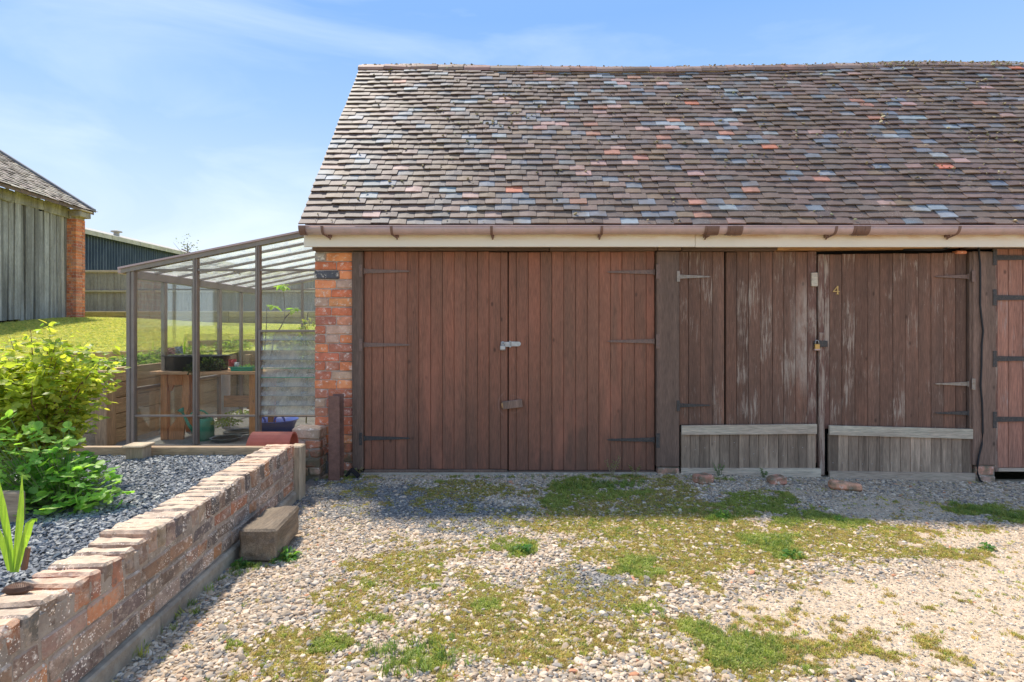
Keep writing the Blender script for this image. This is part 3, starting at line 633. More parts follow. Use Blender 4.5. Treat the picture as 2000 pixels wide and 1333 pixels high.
# gutter, brackets, tape, fascia
def halfround(m, x0, x1, yc, zc, r, tk=.004, seg=10, sagf=0):
    n = seg + 1; v = []; nx = max(2, int((x1 - x0) / .5) + 2) if sagf else 2
    for i in range(nx):
        x = x0 + (x1 - x0) * i / (nx - 1); dz = sagf * math.sin(x * 1.3)
        for rr in (r, r - tk):
            for s in range(n): th = math.pi + math.pi * s / seg; v.append((x, yc + rr * math.cos(th), zc + dz + rr * 1.15 * math.sin(th)))
    f = []
    for i in range(nx - 1):
        a = i * 2 * n; b = a + 2 * n
        for s in range(n - 1): f += [(a + s, b + s, b + s + 1, a + s + 1), (a + n + s + 1, b + n + s + 1, b + n + s, a + n + s)]
        f += [(a, a + n, b + n, b), (a + n - 1, b + n - 1, b + 2 * n - 1, a + 2 * n - 1)]
    a = 0
    for s in range(n - 1): f += [(s, s + 1, n + s + 1, n + s)]
    a = (nx - 1) * 2 * n
    for s in range(n - 1): f += [(a + s + 1, a + s, a + n + s, a + n + s + 1)]
    m.add(v, f)
GYC, GZC, GR = -.258, 2.358, .060
m = MB(); m.smooth = True; halfround(m, WX(597, 5.2), XR, GYC, GZC, GR, sagf=.003); GUT = gfix(m.build('gutter', m_gut, G))
m = MB(); m.tube([(WX(584, 5.2), GYC - GR * .99, GZC + .003), (XR, GYC - GR * .99, GZC + .003)], .006, 6); m.build('gutter_lip', m_gut, GUT)
m = MB(); halfround(m, WX(584, 5.2), WX(597, 5.2), GYC, GZC, GR + .006, .008)
n = 11; m.add([(WX(584, 5.2), GYC + (GR + .006) * math.cos(math.pi + math.pi * s / 10), GZC + 1.15 * (GR + .006) * math.sin(math.pi + math.pi * s / 10)) for s in range(11)], [tuple(range(11))]); m.build('end_cap', m_gutd, GUT)
for bx, lean in ((630, 12), (765, 9), (960, 2), (1175, -3), (1390, -10), (1632, -14), (1872, -16)):
    m = MB(); x = WX(bx, 5.2); v = []
    halfround(m, x - .012, x + .012, GYC, GZC, GR + .005, .006)
    x2 = WX(bx + lean, 5.25)
    m.box(x2 - .014, x2 + .014, -.235, -.19, 2.27, 2.30, .003)
    m.tube([(x, GYC - .01, GZC - 1.12 * GR - .003), (x2, -.225, 2.265), (x2, -.205, 2.255)], .008, 6)
    m.build('bracket', m_gutd, GUT)
for bx, w in ((1376, 28), (1420, 30), (1666, 32)):
    m = MB(); x = WX(bx, 5.2)
    for k in range(6):
        a = x + w / 211 * k / 6; halfround(m, a, a + w / 211 / 6 * .97, GYC - random.uniform(0, .002), GZC + random.uniform(-.002, .002), GR + .006 + random.uniform(0, .004), .006)
    m.build('sealing_tape', m_gutd, GUT)
gfix(part('fascia', m_fascia, G, -1.963, 1.727, -.19, -.165, 2.185, 2.31, .003))
gfix(part('fascia', m_fascia, G, 1.73, XR, -.192, -.167, 2.183, 2.31, .003))
gfix(part('soffit', m_lintel, G, -1.95, XR, -.162, .02, 2.225, 2.245, 0))
# lintels under the fascia
for a, b, z0 in ((614, 1072, 2.168), (1073, 1280, 2.166), (1281, 1327, 2.169), (1328, 1511, 2.165)):
    gfix(part('lintel', m_lintel, G, WX(a), WX(b), -.075, .06, z0, 2.222, .006, .002))
gfix(quadprism('lintel', m_warpw, G, [(WX(1512), WZ(491)), (WX(1600), WZ(490)), (WX(1800), WZ(487)), (WX(1880), WZ(484)), (WX(1882), 2.222), (WX(1512), 2.222)], -.07, .05))
gfix(part('lintel', m_lintel, G, WX(1884), XR - .3, -.075, .06, 2.19, 2.222, .005))
# posts
for a, b, y0, y1, pa in ((690, 710.5, 489, 917, 0), (1280.5, 1325, 489, 911, 0), (1893, 1938, 481, 907, 0), (2310, 2350, 481, 915, 0)):
    gfix(part('post', m_gpost, G, WX(a), WX(b), -.045, .07, WZ(y1), min(2.164, WZ(y0)), .006, .003))
gfix(part('jamb_strip', m_gpost, G, WX(1889), WX(1897), -.03, .03, WZ(905), WZ(493), .003, .002))
# brick pier and stubs
BRC = [(.52, .17, .075), (.46, .145, .07), (.40, .13, .075), (.56, .22, .10), (.36, .14, .09), (.48, .20, .12), (.42, .28, .20)]
def bricks(x0, x1, z0, z1, course, parent, mat, y0=-.0, depth=.10, cols=BRC, fix=None, patterns=((22, 27, 27), (43, 33), (27, 49), (49, 27), (33, 43), (22, 54)), dark=None):
    tot = 76; W = x1 - x0; n = int(round((z1 - z0) / course)); ch = (z1 - z0) / n; last = None
    for r in range(n):
        pat = random.choice([p for p in patterns if p != last]); last = pat; x = x0; s = sum(pat)
        for q in pat:
            w = W * q / s; c = vary(random.choice(cols), .12, .05)
            if r == n - 1 and x == x0: c = (.30, .27, .24)
            if r == n - 3 and x == x0 and dark: c = (.075, .075, .085)
            o = part('brick', mat, parent, x + .0045, x + w - .0045, y0 + jr(.004) - (.012 if (dark and r == n - 3 and x == x0) else 0), y0 + depth, z0 + r * ch + .005, z0 + (r + 1) * ch - .005, .006, .0035, c)
            if fix: fix(o)
            x += w
m = MB(); m.box(-1.92, WX(690) - .003, .012, .20, 0, 2.165, 0); gfix(m.build('pier_core', m_mortar, G))
bricks(-1.93, WX(690) - .003, 0.02, 2.16, .0905, G, m_brick, 0, .10, fix=gfix, dark=True)
for (a, b, y1) in ((1283, 1326, 912), (1899, 1938, 908)):
    z1 = WZ(y1); x0, x1 = WX(a), WX(b)
    gfix(part('stub_core', m_mortar, G, x0 + .005, x1 - .005, -.03, .07, -.1, z1 - .002, 0))
    zb = z1 - .095
    gfix(part('brick', m_brick, G, x0, x1 - .01, -.04, .05, zb, z1 - .004, .008, .004, (.42, .21, .15)))
    gfix(part('brick', m_brick, G, x0, x1 - .005, -.045, .05, zb - .09, zb - .006, .008, .004, (.34, .22, .17)))
gfix(part('brick', m_brick, G, WX(1865), WX(1885), -.03, .04, 2.142, 2.172, .005, .002, (.50, .2, .12)))
gfix(part('sill', m_conc, G, WX(705), WX(1283), -.05, .07, -.03, .015, .01, .004))
gfix(part('sill', m_conc, G, WX(1326), WX(1899), -.02, .07, -.15, -.03, .01, .004))

# --- doors
def strap(parent, mat, x0, x1, z, h0, h1, plate=None, y=-.008, screws=True):
    """tapered T hinge: x0 = pivot end, x1 = tip"""
    m = MB(); n = 6
    pts = [(x0, z + h0), (x0, z - h0), (x1 - (x1 - x0) * .07, z - h1), (x1, z), (x1 - (x1 - x0) * .07, z + h1)]
    if x1 > x0: pts = pts
    else: pts = pts[::-1]
    k = len(pts)
    m.add([(a, y - .006, b) for a, b in pts] + [(a, y, b) for a, b in pts], [tuple(range(k)), tuple(range(2 * k - 1, k - 1, -1))] + [(i, i + k, (i + 1) % k + k, (i + 1) % k) for i in range(k)])
    m.tube([(x0, y - .006, z - h0 - .006), (x0, y - .006, z + h0 + .006)], .008, 8)
    if plate:
        a, b, c, d = plate; m.box(min(a, b), max(a, b), y - .045, y - .039, c, d, .001)
    for t in (.2, .5, .8):
        cx = x0 + (x1 - x0) * t; m.lathe([(.0045, 0), (.003, .003), (0, .0035)], 6, (0, 0, 0)); 
        for q in range(len(m.v) - 18, len(m.v)): p = m.v[q]; m.v[q] = (cx + p[0], y - .006 - p[2], z + p[1])
    return m.build('hinge', mat, parent)
def leaf(xs_px, top, bot, mat, gap=.0022, y0=0, y1=.032, zj=.004, parent=G, matlist=None, colx=None):
    d = empty('door', (0, 0, 0)); d.parent = parent; d.location = (-WX(614), 0, 0)
    for i, (a, b) in enumerate(zip(xs_px[:-1], xs_px[1:])):
        t = top(.5 * (a + b)) if callable(top) else top; bb = bot(.5 * (a + b)) if callable(bot) else bot
        mm = matlist.get(i, mat) if matlist else mat
        part('plank', mm, d, WX(a) + gap / 2, WX(b) - gap / 2, y0 + jr(.0015), y1, WZ(bb) , WZ(t) + jr(zj), .0035, .0006)
    return d
D1L = leaf([711, 726, 749, 772, 795, 818, 841, 864, 887, 910, 933, 955, 978, 991.5], lambda p: 491 + 1.5 * (p - 711) / 280, 917, m_door1)
D1R = leaf([993.3, 1008, 1032, 1055, 1078, 1101, 1124, 1147, 1170, 1192, 1215, 1239, 1262, 1278.5], lambda p: 493 - 2 * (p - 993) / 285, 919, m_door1)
for d, a, b, yb in ((D1L, 711, 991, 919), (D1R, 994, 1278, 921)):
    part('bottom_rail', m_gpost, d, WX(a), WX(b), -.022, .03, WZ(yb + 4), WZ(yb) + .008, .005, .001)
for y in (530.5, 674, 856): strap(D1L, m_irong if y < 800 else m_iron, WX(712), WX(803), WZ(y), .022, .009, (WX(704), WX(710), WZ(y) - .06, WZ(y) + .06))
for y in (532, 667, 859): strap(D1R, m_irong if y < 800 else m_iron, WX(1277), WX(1184), WZ(y), .022, .009, (WX(1279), WX(1286), WZ(y) - .07, WZ(y) + .07))
# hasp, turn button
m = MB(); m.box(WX(978), WX(999), -.012, -.002, WZ(678), WZ(668), .002); m.box(WX(997), WX(1013), -.012, -.002, WZ(677), WZ(667.5), .002); m.tube([(WX(1013), -.011, WZ(672)), (WX(1013), -.002, WZ(672))], .022, 12); m.tube([(WX(996), -.013, WZ(679)), (WX(996), -.013, WZ(666))], .008, 8); m.tube([(WX(981), -.03, WZ(671)), (WX(983), -.03, WZ(671)), (WX(985), -.01, WZ(671))], .005, 6)
m.build('hasp', m_galv, D1R)
Mx = Matrix.Translation((WX(1001), -.02, WZ(789.5))) @ Matrix.Rotation(R(-7), 4, 'Y')
o = part('turn_button', m_gpost, D1R, -.097, .097, -.018, .016, -.038, .038, .004, .001, None, Mx)
part('chipped_end', m_warpw, D1R, -.106, -.085, -.0195, .012, -.028, .028, .006, .003, None, Mx)

top2 = lambda p: 492 + .2 * (p > 1500)
D2L = leaf([1326.5, 1345, 1368, 1391.5, 1415], top2, 831, m_door2)
D2L2 = [part('plank', m_door2w if a == 1577 else m_door2, D2L, WX(a) + .0015, WX(b) - .0015, jr(.002), .032, WZ(905 if a == 1577 else 831), WZ(492) + jr(.004), .0035, .0008) for a, b in zip([1418, 1439, 1462, 1485, 1509, 1531, 1554, 1577], [1439, 1462, 1485, 1509, 1531, 1554, 1577, 1595.5])]
topR = lambda p: 499 - 7 * (p - 1600) / 290
D2R = leaf([1598.4, 1610, 1620.5, 1644.5, 1669.7, 1695, 1719, 1744, 1768.4, 1793.6, 1818.8, 1843, 1867, 1888], lambda p: 497 - 3 * (p - 1600) / 290, lambda p: 930 if p < 1612 else 838, m_door2, matlist={0: m_door2w, 1: m_door2w})
part('batten', m_door2w, D2R, WX(1599), WX(1610), -.012, -.0005, WZ(928), WZ(650), .003, .002)
def apron(d, xs_, ty, by, railt, railb):
    """slats between sloping rails; ty,by = functions px -> y"""
    for i, (a, b) in enumerate(zip(xs_[:-1], xs_[1:])):
        cp = .5 * (a + b)
        part('slat', m_apron, d, WX(a) + .0015, WX(b) - .0015, -.026 + jr(.0015), -.004, WZ(by(cp)) - .015, WZ(ty(cp)) + .02, .003, .001, vary((1, 1, 1)))
    for (fa, fb, x0, x1) in railt:
        quadprism('rail', m_apronx, d, [(WX(x0), WZ(fb(x0))), (WX(x1), WZ(fb(x1))), (WX(x1), WZ(fa(x1))), (WX(x0), WZ(fa(x0)))], -.050, -.0275)
z3 = lambda q: 1260 + q / 2.38
apron(D2L, [z3(q) for q in (163, 205, 250, 296, 341, 387, 432, 480, 524, 570, 613, 656, 704, 747, 788)], lambda p: 847, lambda p: 913,
      [(lambda p: 830 - 2.5 * (p - 1328) / 262, lambda p: 848 - 2 * (p - 1328) / 262, 1328.5, 1590.5), (lambda p: 913, lambda p: 931 - (p - 1328) / 270 * 1, 1328, 1598)], None)
apron(D2R, [z3(q) for q in (845, 890, 937, 985, 1032, 1081, 1130, 1178, 1225, 1273, 1320, 1367, 1415, 1463, 1509)], lambda p: 850 + 7 * (p - 1615) / 278, lambda p: 918 + 4 * (p - 1615) / 278,
      [(lambda p: 830 + 7 * (p - 1615) / 278, lambda p: 848 + 8 * (p - 1615) / 278, 1615, 1892.5), (lambda p: 918.5 + 4 * (p - 1615) / 278, lambda p: 932 + 9 * (p - 1615) / 278, 1615, 1897)], None)
def nails(d, pts):
    m = MB()
    for (a, b, yy) in pts: m.box(WX(a) - .003, WX(a) + .003, yy - .002, yy + .001, WZ(b) - .003, WZ(b) + .003, .001)
    m.build('nails', m_galv, d)['kind'] = 'stuff'
nails(D2L, [(1340 + 24 * k, 838 + jr(3), -.05) for k in range(11)] + [(1338 + 27 * k, 921 + jr(3), -.05) for k in range(10)] + [(1337 + 19 * k, 880 + jr(20), -.026) for k in range(13)])
nails(D2R, [(1630 + 22 * k, 841 + 7 * k / 12 + jr(3), -.05) for k in range(12)] + [(1628 + 29 * k, 928 + 6 * k / 10 + jr(3), -.05) for k in range(10)] + [(1624 + 19 * k, 905 + jr(6), -.026) for k in range(14)])
for y, mt in ((541, m_galvr), (792, m_iron)): strap(D2L, mt, WX(1326), WX(1388), WZ(y), .020, .006, (WX(1319), WX(1325), WZ(y) - .052, WZ(y) + .052))
for y, mt, pl in ((541, m_irong, 1), (750, m_galvr, 1), (807, m_iron, 0)): strap(D2R, mt, WX(1889), WX(1824), WZ(y), .020, .006, (WX(1890), WX(1897), WZ(y) - .055, WZ(y) + .055) if pl else None)
m = MB(); m.box(WX(1598), WX(1614), -.024, -.013, WZ(678), WZ(666), .002); m.box(WX(1588), WX(1599), -.014, -.003, WZ(679), WZ(667), .002); m.tube([(WX(1597.5), -.024, WZ(679)), (WX(1597.5), -.024, WZ(665))], .008, 8); m.build('hasp', m_iron, D2R)
part('packer_block', m_apronx, D2L, WX(1583), WX(1595), -.022, -.002, WZ(560), WZ(533), .003, .002)
# numeral 4 in brass
m = MB(); cx, cz = WX(1633), WZ(567); w = .007
def stroke(m, a, b, w, y0=-.008, y1=0):
    a = Vector((a[0], 0, a[1])); b = Vector((b[0], 0, b[1])); t = (b - a).normalized(); n_ = Vector((-t.z, 0, t.x)) * w / 2
    q = [a - n_, b - n_, b + n_, a + n_]; v = [(p.x, y0, p.z) for p in q] + [(p.x, y1, p.z) for p in q]
    m.add(v, [(0, 1, 2, 3), (7, 6, 5, 4), (0, 4, 5, 1), (1, 5, 6, 2), (2, 6, 7, 3), (3, 7, 4, 0)])
stroke(m, (cx + .012, cz - .040), (cx + .012, cz + .040), .011); stroke(m, (cx + .013, cz + .037), (cx - .032, cz - .016), .008, -.0075, .0005); stroke(m, (cx - .034, cz - .014), (cx + .030, cz - .014), .008, -.0085, -.0003)
stroke(m, (cx + .0, cz - .039), (cx + .024, cz - .039), .006, -.0078, .0002)
m.build('number', m_brass, D2R)
# door 3
D3 = leaf([1948, 1970, 1998, 2024, 2048, 2074, 2100, 2126, 2152, 2178, 2204, 2230, 2256, 2282, 2306], 486, 914, m_door3)
part('edge_strip', m_door2w, D3, WX(1940), WX(1947.5), -.012, .03, WZ(921), WZ(486), .003, .002)
part('bottom_rail', m_apronx, D3, WX(1948), WX(2306), -.014, .03, WZ(921), WZ(914.5), .003, .001)
part('top_rail', m_door3, D3, WX(1940), WX(2306), -.010, .03, WZ(485.5), WZ(480.5), .003, .001)
for y in (504, 582, 701, 819): strap(D3, m_iron, WX(1940), WX(2070), WZ(y), .026, .014, (WX(1931), WX(1938), WZ(y) - .078, WZ(y) + .078))
D4 = leaf([2352, 2380, 2408, 2436, 2464, 2492, 2520, 2548, 2576, 2604, 2618], 486, 916, m_door2)
# padlocks (hang on the hasps)
def padlock(x, z, w, h, mb, ms, label):
    t = empty('padlock', (x, -.03, z), 0, label, 'padlock')
    part('body', mb, t, -w / 2, w / 2, -.012, .012, -h, 0, .004)
    part('band', m_gut if mb is m_brass else m_galvr, t, -w / 2 - .001, w / 2 + .001, -.013, .013, -h * .95, -h * .72, .002)
    m = MB(); m.smooth = True; m.tube([(-w * .33, 0, -.004)] + [(-w * .33 * math.cos(a), 0, .02 + w * .33 * math.sin(a)) for a in [math.pi * k / 8 for k in range(9)]] + [(w * .33, 0, -.004)], .004, 8); m.build('shackle', ms, t)
padlock(WX(982), WZ(675), .052, .048, m_galv, m_galv, 'silver padlock on galvanised hasp between the red brown doors')
padlock(WX(1592.5), WZ(672), .048, .066, m_brass, m_galv, 'brass padlock on the black hasp of weathered door pair')
# cable
z5 = lambda a, b: (1780 + a / 2.564, 440 + b / 2.564)
pp = [z5(*q) for q in ((-60, 128), (60, 128), (130, 127), (200, 105), (235, 92), (270, 92), (300, 104), (312, 140), (318, 200), (319, 300), (318, 400), (325, 470), (333, 530), (326, 600), (325, 700), (320, 800), (327, 870), (330, 950), (331, 1030), (327, 1090), (312, 1150), (304, 1200), (306, 1240), (318, 1270), (338, 1285))]
m = MB(); m.smooth = True; m.tube([(WX(a), -.062 if b > 481 else -.085, WZ(b)) for a, b in pp], .0085, 8)
tag(m.build('cable', m_black), 'black electric cable running down the timber post right of the number 4 door', 'cable')
# ================================================================ steel post, stub wall, odd bits by the pier
t = empty('steel_post', (WX(655, 5.25), -.25, 0), 0, 'rusty brown steel channel post standing in front of the brick pier', 'post')
fx = WX(655, 5.25); a, b = WX(641, 5.22) - fx, WX(663, 5.22) - fx
part('flange', m_rust, t, a, b, -.03, -.018, -.05, WZ(774, 5.22), .003, .001)
part('web', m_rust, t, (a + b) / 2 - .006, (a + b) / 2 + .006, -.018, .10, -.05, WZ(774, 5.22) - .01, .001)
part('flange', m_rust, t, a, b, .10, .112, -.05, WZ(774, 5.22) + .004, .003, .001)
t = empty('brick_stub_wall', (-1.93, -.21, 0), 0, 'short stub of crumbling brick between greenhouse and steel post', 'wall')
part('core', m_mortar, t, -.115, .115, .012, .19, -.02, .40, 0)
BR2 = [(.34, .15, .10), (.30, .20, .15), (.38, .16, .10), (.20, .14, .12), (.36, .24, .18)]
for r in range(4):
    for a, b in (((-.125, -.02), (-.012, .125)) if r % 2 else ((-.125, .015), (.024, .125))):
        for y0, y1 in ((0, .095), (.105, .2)): part('brick', m_brick, t, a, b, y0 + jr(.006), y1, .03 + r * .084, .03 + r * .084 + .074, .009, .006, vary(random.choice(BR2), .15))
part('brick', m_brick, t, -.135, .125, -.006, .20, .368, .475, .014, .006, (.42, .30, .22))
m = MB(); v = [(0, 0, .02), (.05, -.02, .085), (.115, .0, .01)]
for p, q in zip(v[:-1], v[1:]):
    p = Vector(p); q = Vector(q); u = (q - p).normalized(); w_ = u.cross(Vector((0, 1, 0))).normalized() * .012
    m.add([p - w_ + Vector((0, -.03, 0)), q - w_ + Vector((0, -.03, 0)), q + w_ + Vector((0, -.03, 0)), p + w_ + Vector((0, -.03, 0)), p - w_ + Vector((0, .03, 0)), q - w_ + Vector((0, .03, 0)), q + w_ + Vector((0, .03, 0)), p + w_ + Vector((0, .03, 0))], [(0, 1, 2, 3), (7, 6, 5, 4), (0, 4, 5, 1), (1, 5, 6, 2), (2, 6, 7, 3), (3, 7, 4, 0)])
o = m.build('metal_bracket', m_black, None, (WX(678, 5.35), -.16, 0)); tag(o, 'black bent metal bracket on the ground by the left door post', 'bracket')
# loose bricks
for (px, py, w, h, dp, rz, col, lab) in ((1375, 943, 36, 20, .13, .5, (.42, .19, .13), 'broken red brick lump, leftmost by weathered doors'), (1519.5, 942, 33, 18, .11, .1, (.45, .20, .14), 'half brick against the gap of the weathered doors'), (1656, 951, 58, 20, .10, -.12, (.56, .27, .17), 'whole orange brick with rounded edges in front of number 4 door')):
    d = CAMZ * FPX / (py - HOR + 3); x, y, _ = at(px, py, d); z = float(Hdrive(x, y)); W = w * d / FPX / 2; Hh = h * d / FPX
    m = MB(); v, f = cbox(-W, W, -dp / 2, dp / 2, 0, Hh * .85, .016, .009); m.add(v, f)
    o = m.build('loose_brick', m_brick, None, (x, y + .05, z + .0)); o.rotation_euler = (R(random.uniform(-3, 3)), R(random.uniform(-4, 4)), rz); o.color = (*col, 1); tag(o, lab, 'brick', 'loose bricks holding the doors')
    if w == 58: bb = o.modifiers.new('round', 'BEVEL'); bb.width = .012; bb.segments = 2

from mathutils import noise as mnoise
def roughen(me, amp, sc, cuts=3, seed=0):
    bm = bmesh.new(); bm.from_mesh(me)
    for c_ in range(cuts):
        es = [e for e in bm.edges if e.calc_length() > .022]
        if es: bmesh.ops.subdivide_edges(bm, edges=es, cuts=1, use_grid_fill=True)
    bm.normal_update()
    for v in bm.verts:
        n_ = mnoise.noise(v.co * sc + Vector((seed, 0, 0))) + .5 * mnoise.noise(v.co * sc * 2.7); v.co += v.normal * n_ * amp
    bmesh.ops.triangulate(bm, faces=bm.faces[:]); bm.to_mesh(me); bm.free()
# ================================================================ garden brick wall
ang = math.atan2(-1, .0636)
W0 = Vector((wallx(4.62), 4.62 - DIST, 0))
GW = empty('garden_wall', W0, ang, 'low old brick retaining wall with brick on edge coping beside the slate bed', 'wall')
LEN = 4.0; TOP = .468
WC_OLD = [(.40, .16, .09), (.28, .16, .115), (.24, .165, .13), (.16, .13, .115), (.10, .095, .095), (.32, .20, .15), (.27, .20, .16), (.40, .19, .10), (.22, .15, .12), (.25, .18, .145)]
WC = [(.34, .17, .11), (.28, .18, .13), (.25, .19, .155), (.19, .155, .135), (.13, .12, .115), (.31, .22, .17), (.28, .22, .18), (.40, .20, .11), (.23, .17, .14), (.27, .21, .17)]
part('footing', m_conc, GW, 0, 2.0, -.20, .022, -.1, .085, .012, .004); part('footing', m_conc, GW, 2.004, LEN, -.20, .030, -.1, .092, .012, .004)
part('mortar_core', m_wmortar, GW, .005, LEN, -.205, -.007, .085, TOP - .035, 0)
x = 0.0
while x < LEN - .07:
    w = .078 + random.uniform(-.004, .006); k = smooth(2.0, 3.4, x)
    dz = random.gauss(0, .0025 + .005 * float(k)); dy = random.gauss(0, .003 + .004 * float(k))
    if 1.86 < x < 2.0: dz += .022; dy += .004
    if 1.70 < x < 1.84: dz += .012
    m = MB(); v, f = cbox(-w / 2 + .0035, w / 2 - .0035, -.222, 0, TOP - .112, TOP, .008 + .003 * float(k), .004)
    Mx = Matrix.Translation((x + w / 2, dy, dz)) @ Matrix.Rotation(random.gauss(0, .012), 4, 'Z') @ Matrix.Rotation(random.gauss(0, .02), 4, 'Y')
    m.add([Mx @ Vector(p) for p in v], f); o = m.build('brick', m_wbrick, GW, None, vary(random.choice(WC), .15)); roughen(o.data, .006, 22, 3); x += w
for r in range(3):
    z0 = .088 + r * .0895; x = -.0 + (r % 2) * .06 + random.uniform(0, .03)
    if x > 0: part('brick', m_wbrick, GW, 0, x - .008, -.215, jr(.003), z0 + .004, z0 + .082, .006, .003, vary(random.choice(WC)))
    while x < LEN - .1:
        w = random.choice((.232, .232, .118)); w = min(w, LEN - x)
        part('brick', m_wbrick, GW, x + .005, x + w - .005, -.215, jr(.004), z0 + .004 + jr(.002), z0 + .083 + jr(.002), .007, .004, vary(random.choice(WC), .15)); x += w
# end post and bed boards
tag(part('end_post', m_greypost, None, -1.835, -1.742, -.865, -.74, -.05, WZ(869, 4.7), .006, .002), 'grey square timber end post at the far end of the brick wall', 'post')
t = empty('bed_edging', (-3.3, -.84, .2), 0, 'grey timber board closing the slate bed in front of the greenhouse', 'edging')
part('board', m_plankxx, t, WX(285, 4.66) + 3.3, -1.84 + 3.3, 0, .045, .05, WZ(873, 4.66) - .2, .005, .002)
part('board', m_plankxx, t, -1.6, WX(284, 4.66) + 3.3, .002, .047, .05, WZ(872, 4.66) - .205, .005, .002)
t = empty('edging_post', (WX(270, 4.58), 4.58 - DIST, .3), 0, 'short capped timber post in front of the bed board by the greenhouse', 'post')
part('post', m_greypost, t, -.07, .07, -.05, .06, 0, .155, .004, .001); part('cap', m_greypost, t, -.092, .085, -.075, .085, .156, .176, .005, .001)
# sleeper offcut
SW = empty('timber_block', (wallx(3.41) + .07 + .11, 3.41 - DIST, 0), 0, 'short thick timber sleeper offcut lying against the brick wall', 'timber')
m = MB(); v, f = cbox(-.118, .100, 0, .46, .0, .20, .014, .006); m.add(v, f); o = m.build('beam', m_sleeper, SW); roughen(o.data, .008, 14, 4); SW.rotation_euler = (0, R(-2), R(3.4))
# ================================================================ GREENHOUSE
GD, GB = 5.65, 8.6; gy0 = GD - DIST; gy1 = GB - DIST; gxl, gxr = WX(250, GD), -1.935; GF = .2
ez, tz = WZ(524, GD), WZ(449, GD)
GH = empty('greenhouse', (gxl, gy0, GF), 0, 'lean-to greenhouse with brown metal frame and louvre vent against the gable', 'greenhouse')
def gh(name, mat, *a, **k): o = part(name, mat, GH, *a, **k); o.location = (-gxl, -gy0, -GF); return o
zr = lambda x: ez + (tz - ez) * (x - gxl) / (gxr - gxl)
mulx = [WX(256, GD), WX(382, GD), WX(504, GD)]
for i, x in enumerate(mulx):
    w = .038 if i == 0 else .022
    gh('mullion', m_alu, x - w, x + w, gy0 - .02, gy0 + .04, GF, zr(x) - .015, .004)
    gh('mullion_rib', m_alu, x - .006, x + .006, gy0 - .032, gy0 - .021, GF, zr(x) - .02, .002)
def slope_bar(name, y, h, w, mat, over=0):
    v = []; m = MB()
    for x in (gxl - over, gxr): v += [(x, y - w, zr(x) - h), (x, y + w, zr(x) - h), (x, y + w, zr(x)), (x, y - w, zr(x))]
    m.add(v, [(0, 3, 2, 1), (4, 5, 6, 7), (0, 1, 5, 4), (1, 2, 6, 5), (2, 3, 7, 6), (3, 0, 4, 7)]); o = m.build(name, mat, GH); o.location = (-gxl, -gy0, -GF); return o
slope_bar('front_rafter', gy0, .045, .035, m_alu, .05)
slope_bar('verge_capping', gy0 - .006, -.018, .045, m_gut, .07)
nb = 7; rys = [gy0 + (gy1 - gy0) * k / nb for k in range(1, nb)]
for y in rys: slope_bar('rafter', y, .030, .012, m_alu)
slope_bar('rear_rafter', gy1, .045, .03, m_alu)
m = MB(); m.tube([at(355, 487, 5.75), at(470, 536, 6.9)], .006, 6); o = m.build('tie_rod', m_alu, GH); o.location = (-gxl, -gy0, -GF)
gh('eaves_beam', m_alu, gxl - .03, gxl + .03, gy0 + .04, gy1, ez - .10, ez - .015, .005)
gh('eaves_gutter', m_gut, gxl - .09, gxl - .031, gy0 - .03, gy1, ez - .06, ez + .005, .01)
segs = [gxl] + mulx[1:] + [gxr]
# front rails: top rail y=528, lower rail y=812, sill
for (a, b) in ((mulx[0] + .04, mulx[1] - .024), (mulx[1] + .024, mulx[2] - .024), (mulx[2] + .024, gxr)):
    gh('transom', m_alu, a, b, gy0 - .012, gy0 + .03, WZ(530, GD), WZ(525.5, GD), .003)
    gh('transom', m_alu, a, b, gy0 - .012, gy0 + .03, WZ(814.5, GD), WZ(811, GD), .003)
    gh('sill_rail', m_alu, a, b, gy0 - .012, gy0 + .03, GF, GF + .05, .003)
def pane(x0, x1, z0, z1, y, mat=m_glass):
    m = MB(); m.box(x0, x1, y, y + .004, z0, z1, 0); o = m.build('glass_pane', mat, GH); o.location = (-gxl, -gy0, -GF); return o
for i, (a, b) in enumerate(((mulx[0] + .03, mulx[1] - .02), (mulx[1] + .02, mulx[2] - .02), (mulx[2] + .02, gxr))):
    zt = WZ(528, GD)
    quad = [(a, zt + .006), (b, zt + .006), (b, zr(b) - .04), (a, zr(a) - .04)]
    o = quadprism('glass_pane', m_glass, GH, quad, gy0 + .012, gy0 + .016); o.location = (-gxl, -gy0, -GF)
    if i < 2: pane(a, b, WZ(811, GD), zt - .01, gy0 + .012)
    else: pane(a, b, WZ(645, GD), zt - .01, gy0 + .012)
    pane(a, b, GF + .05, WZ(815, GD), gy0 + .012)
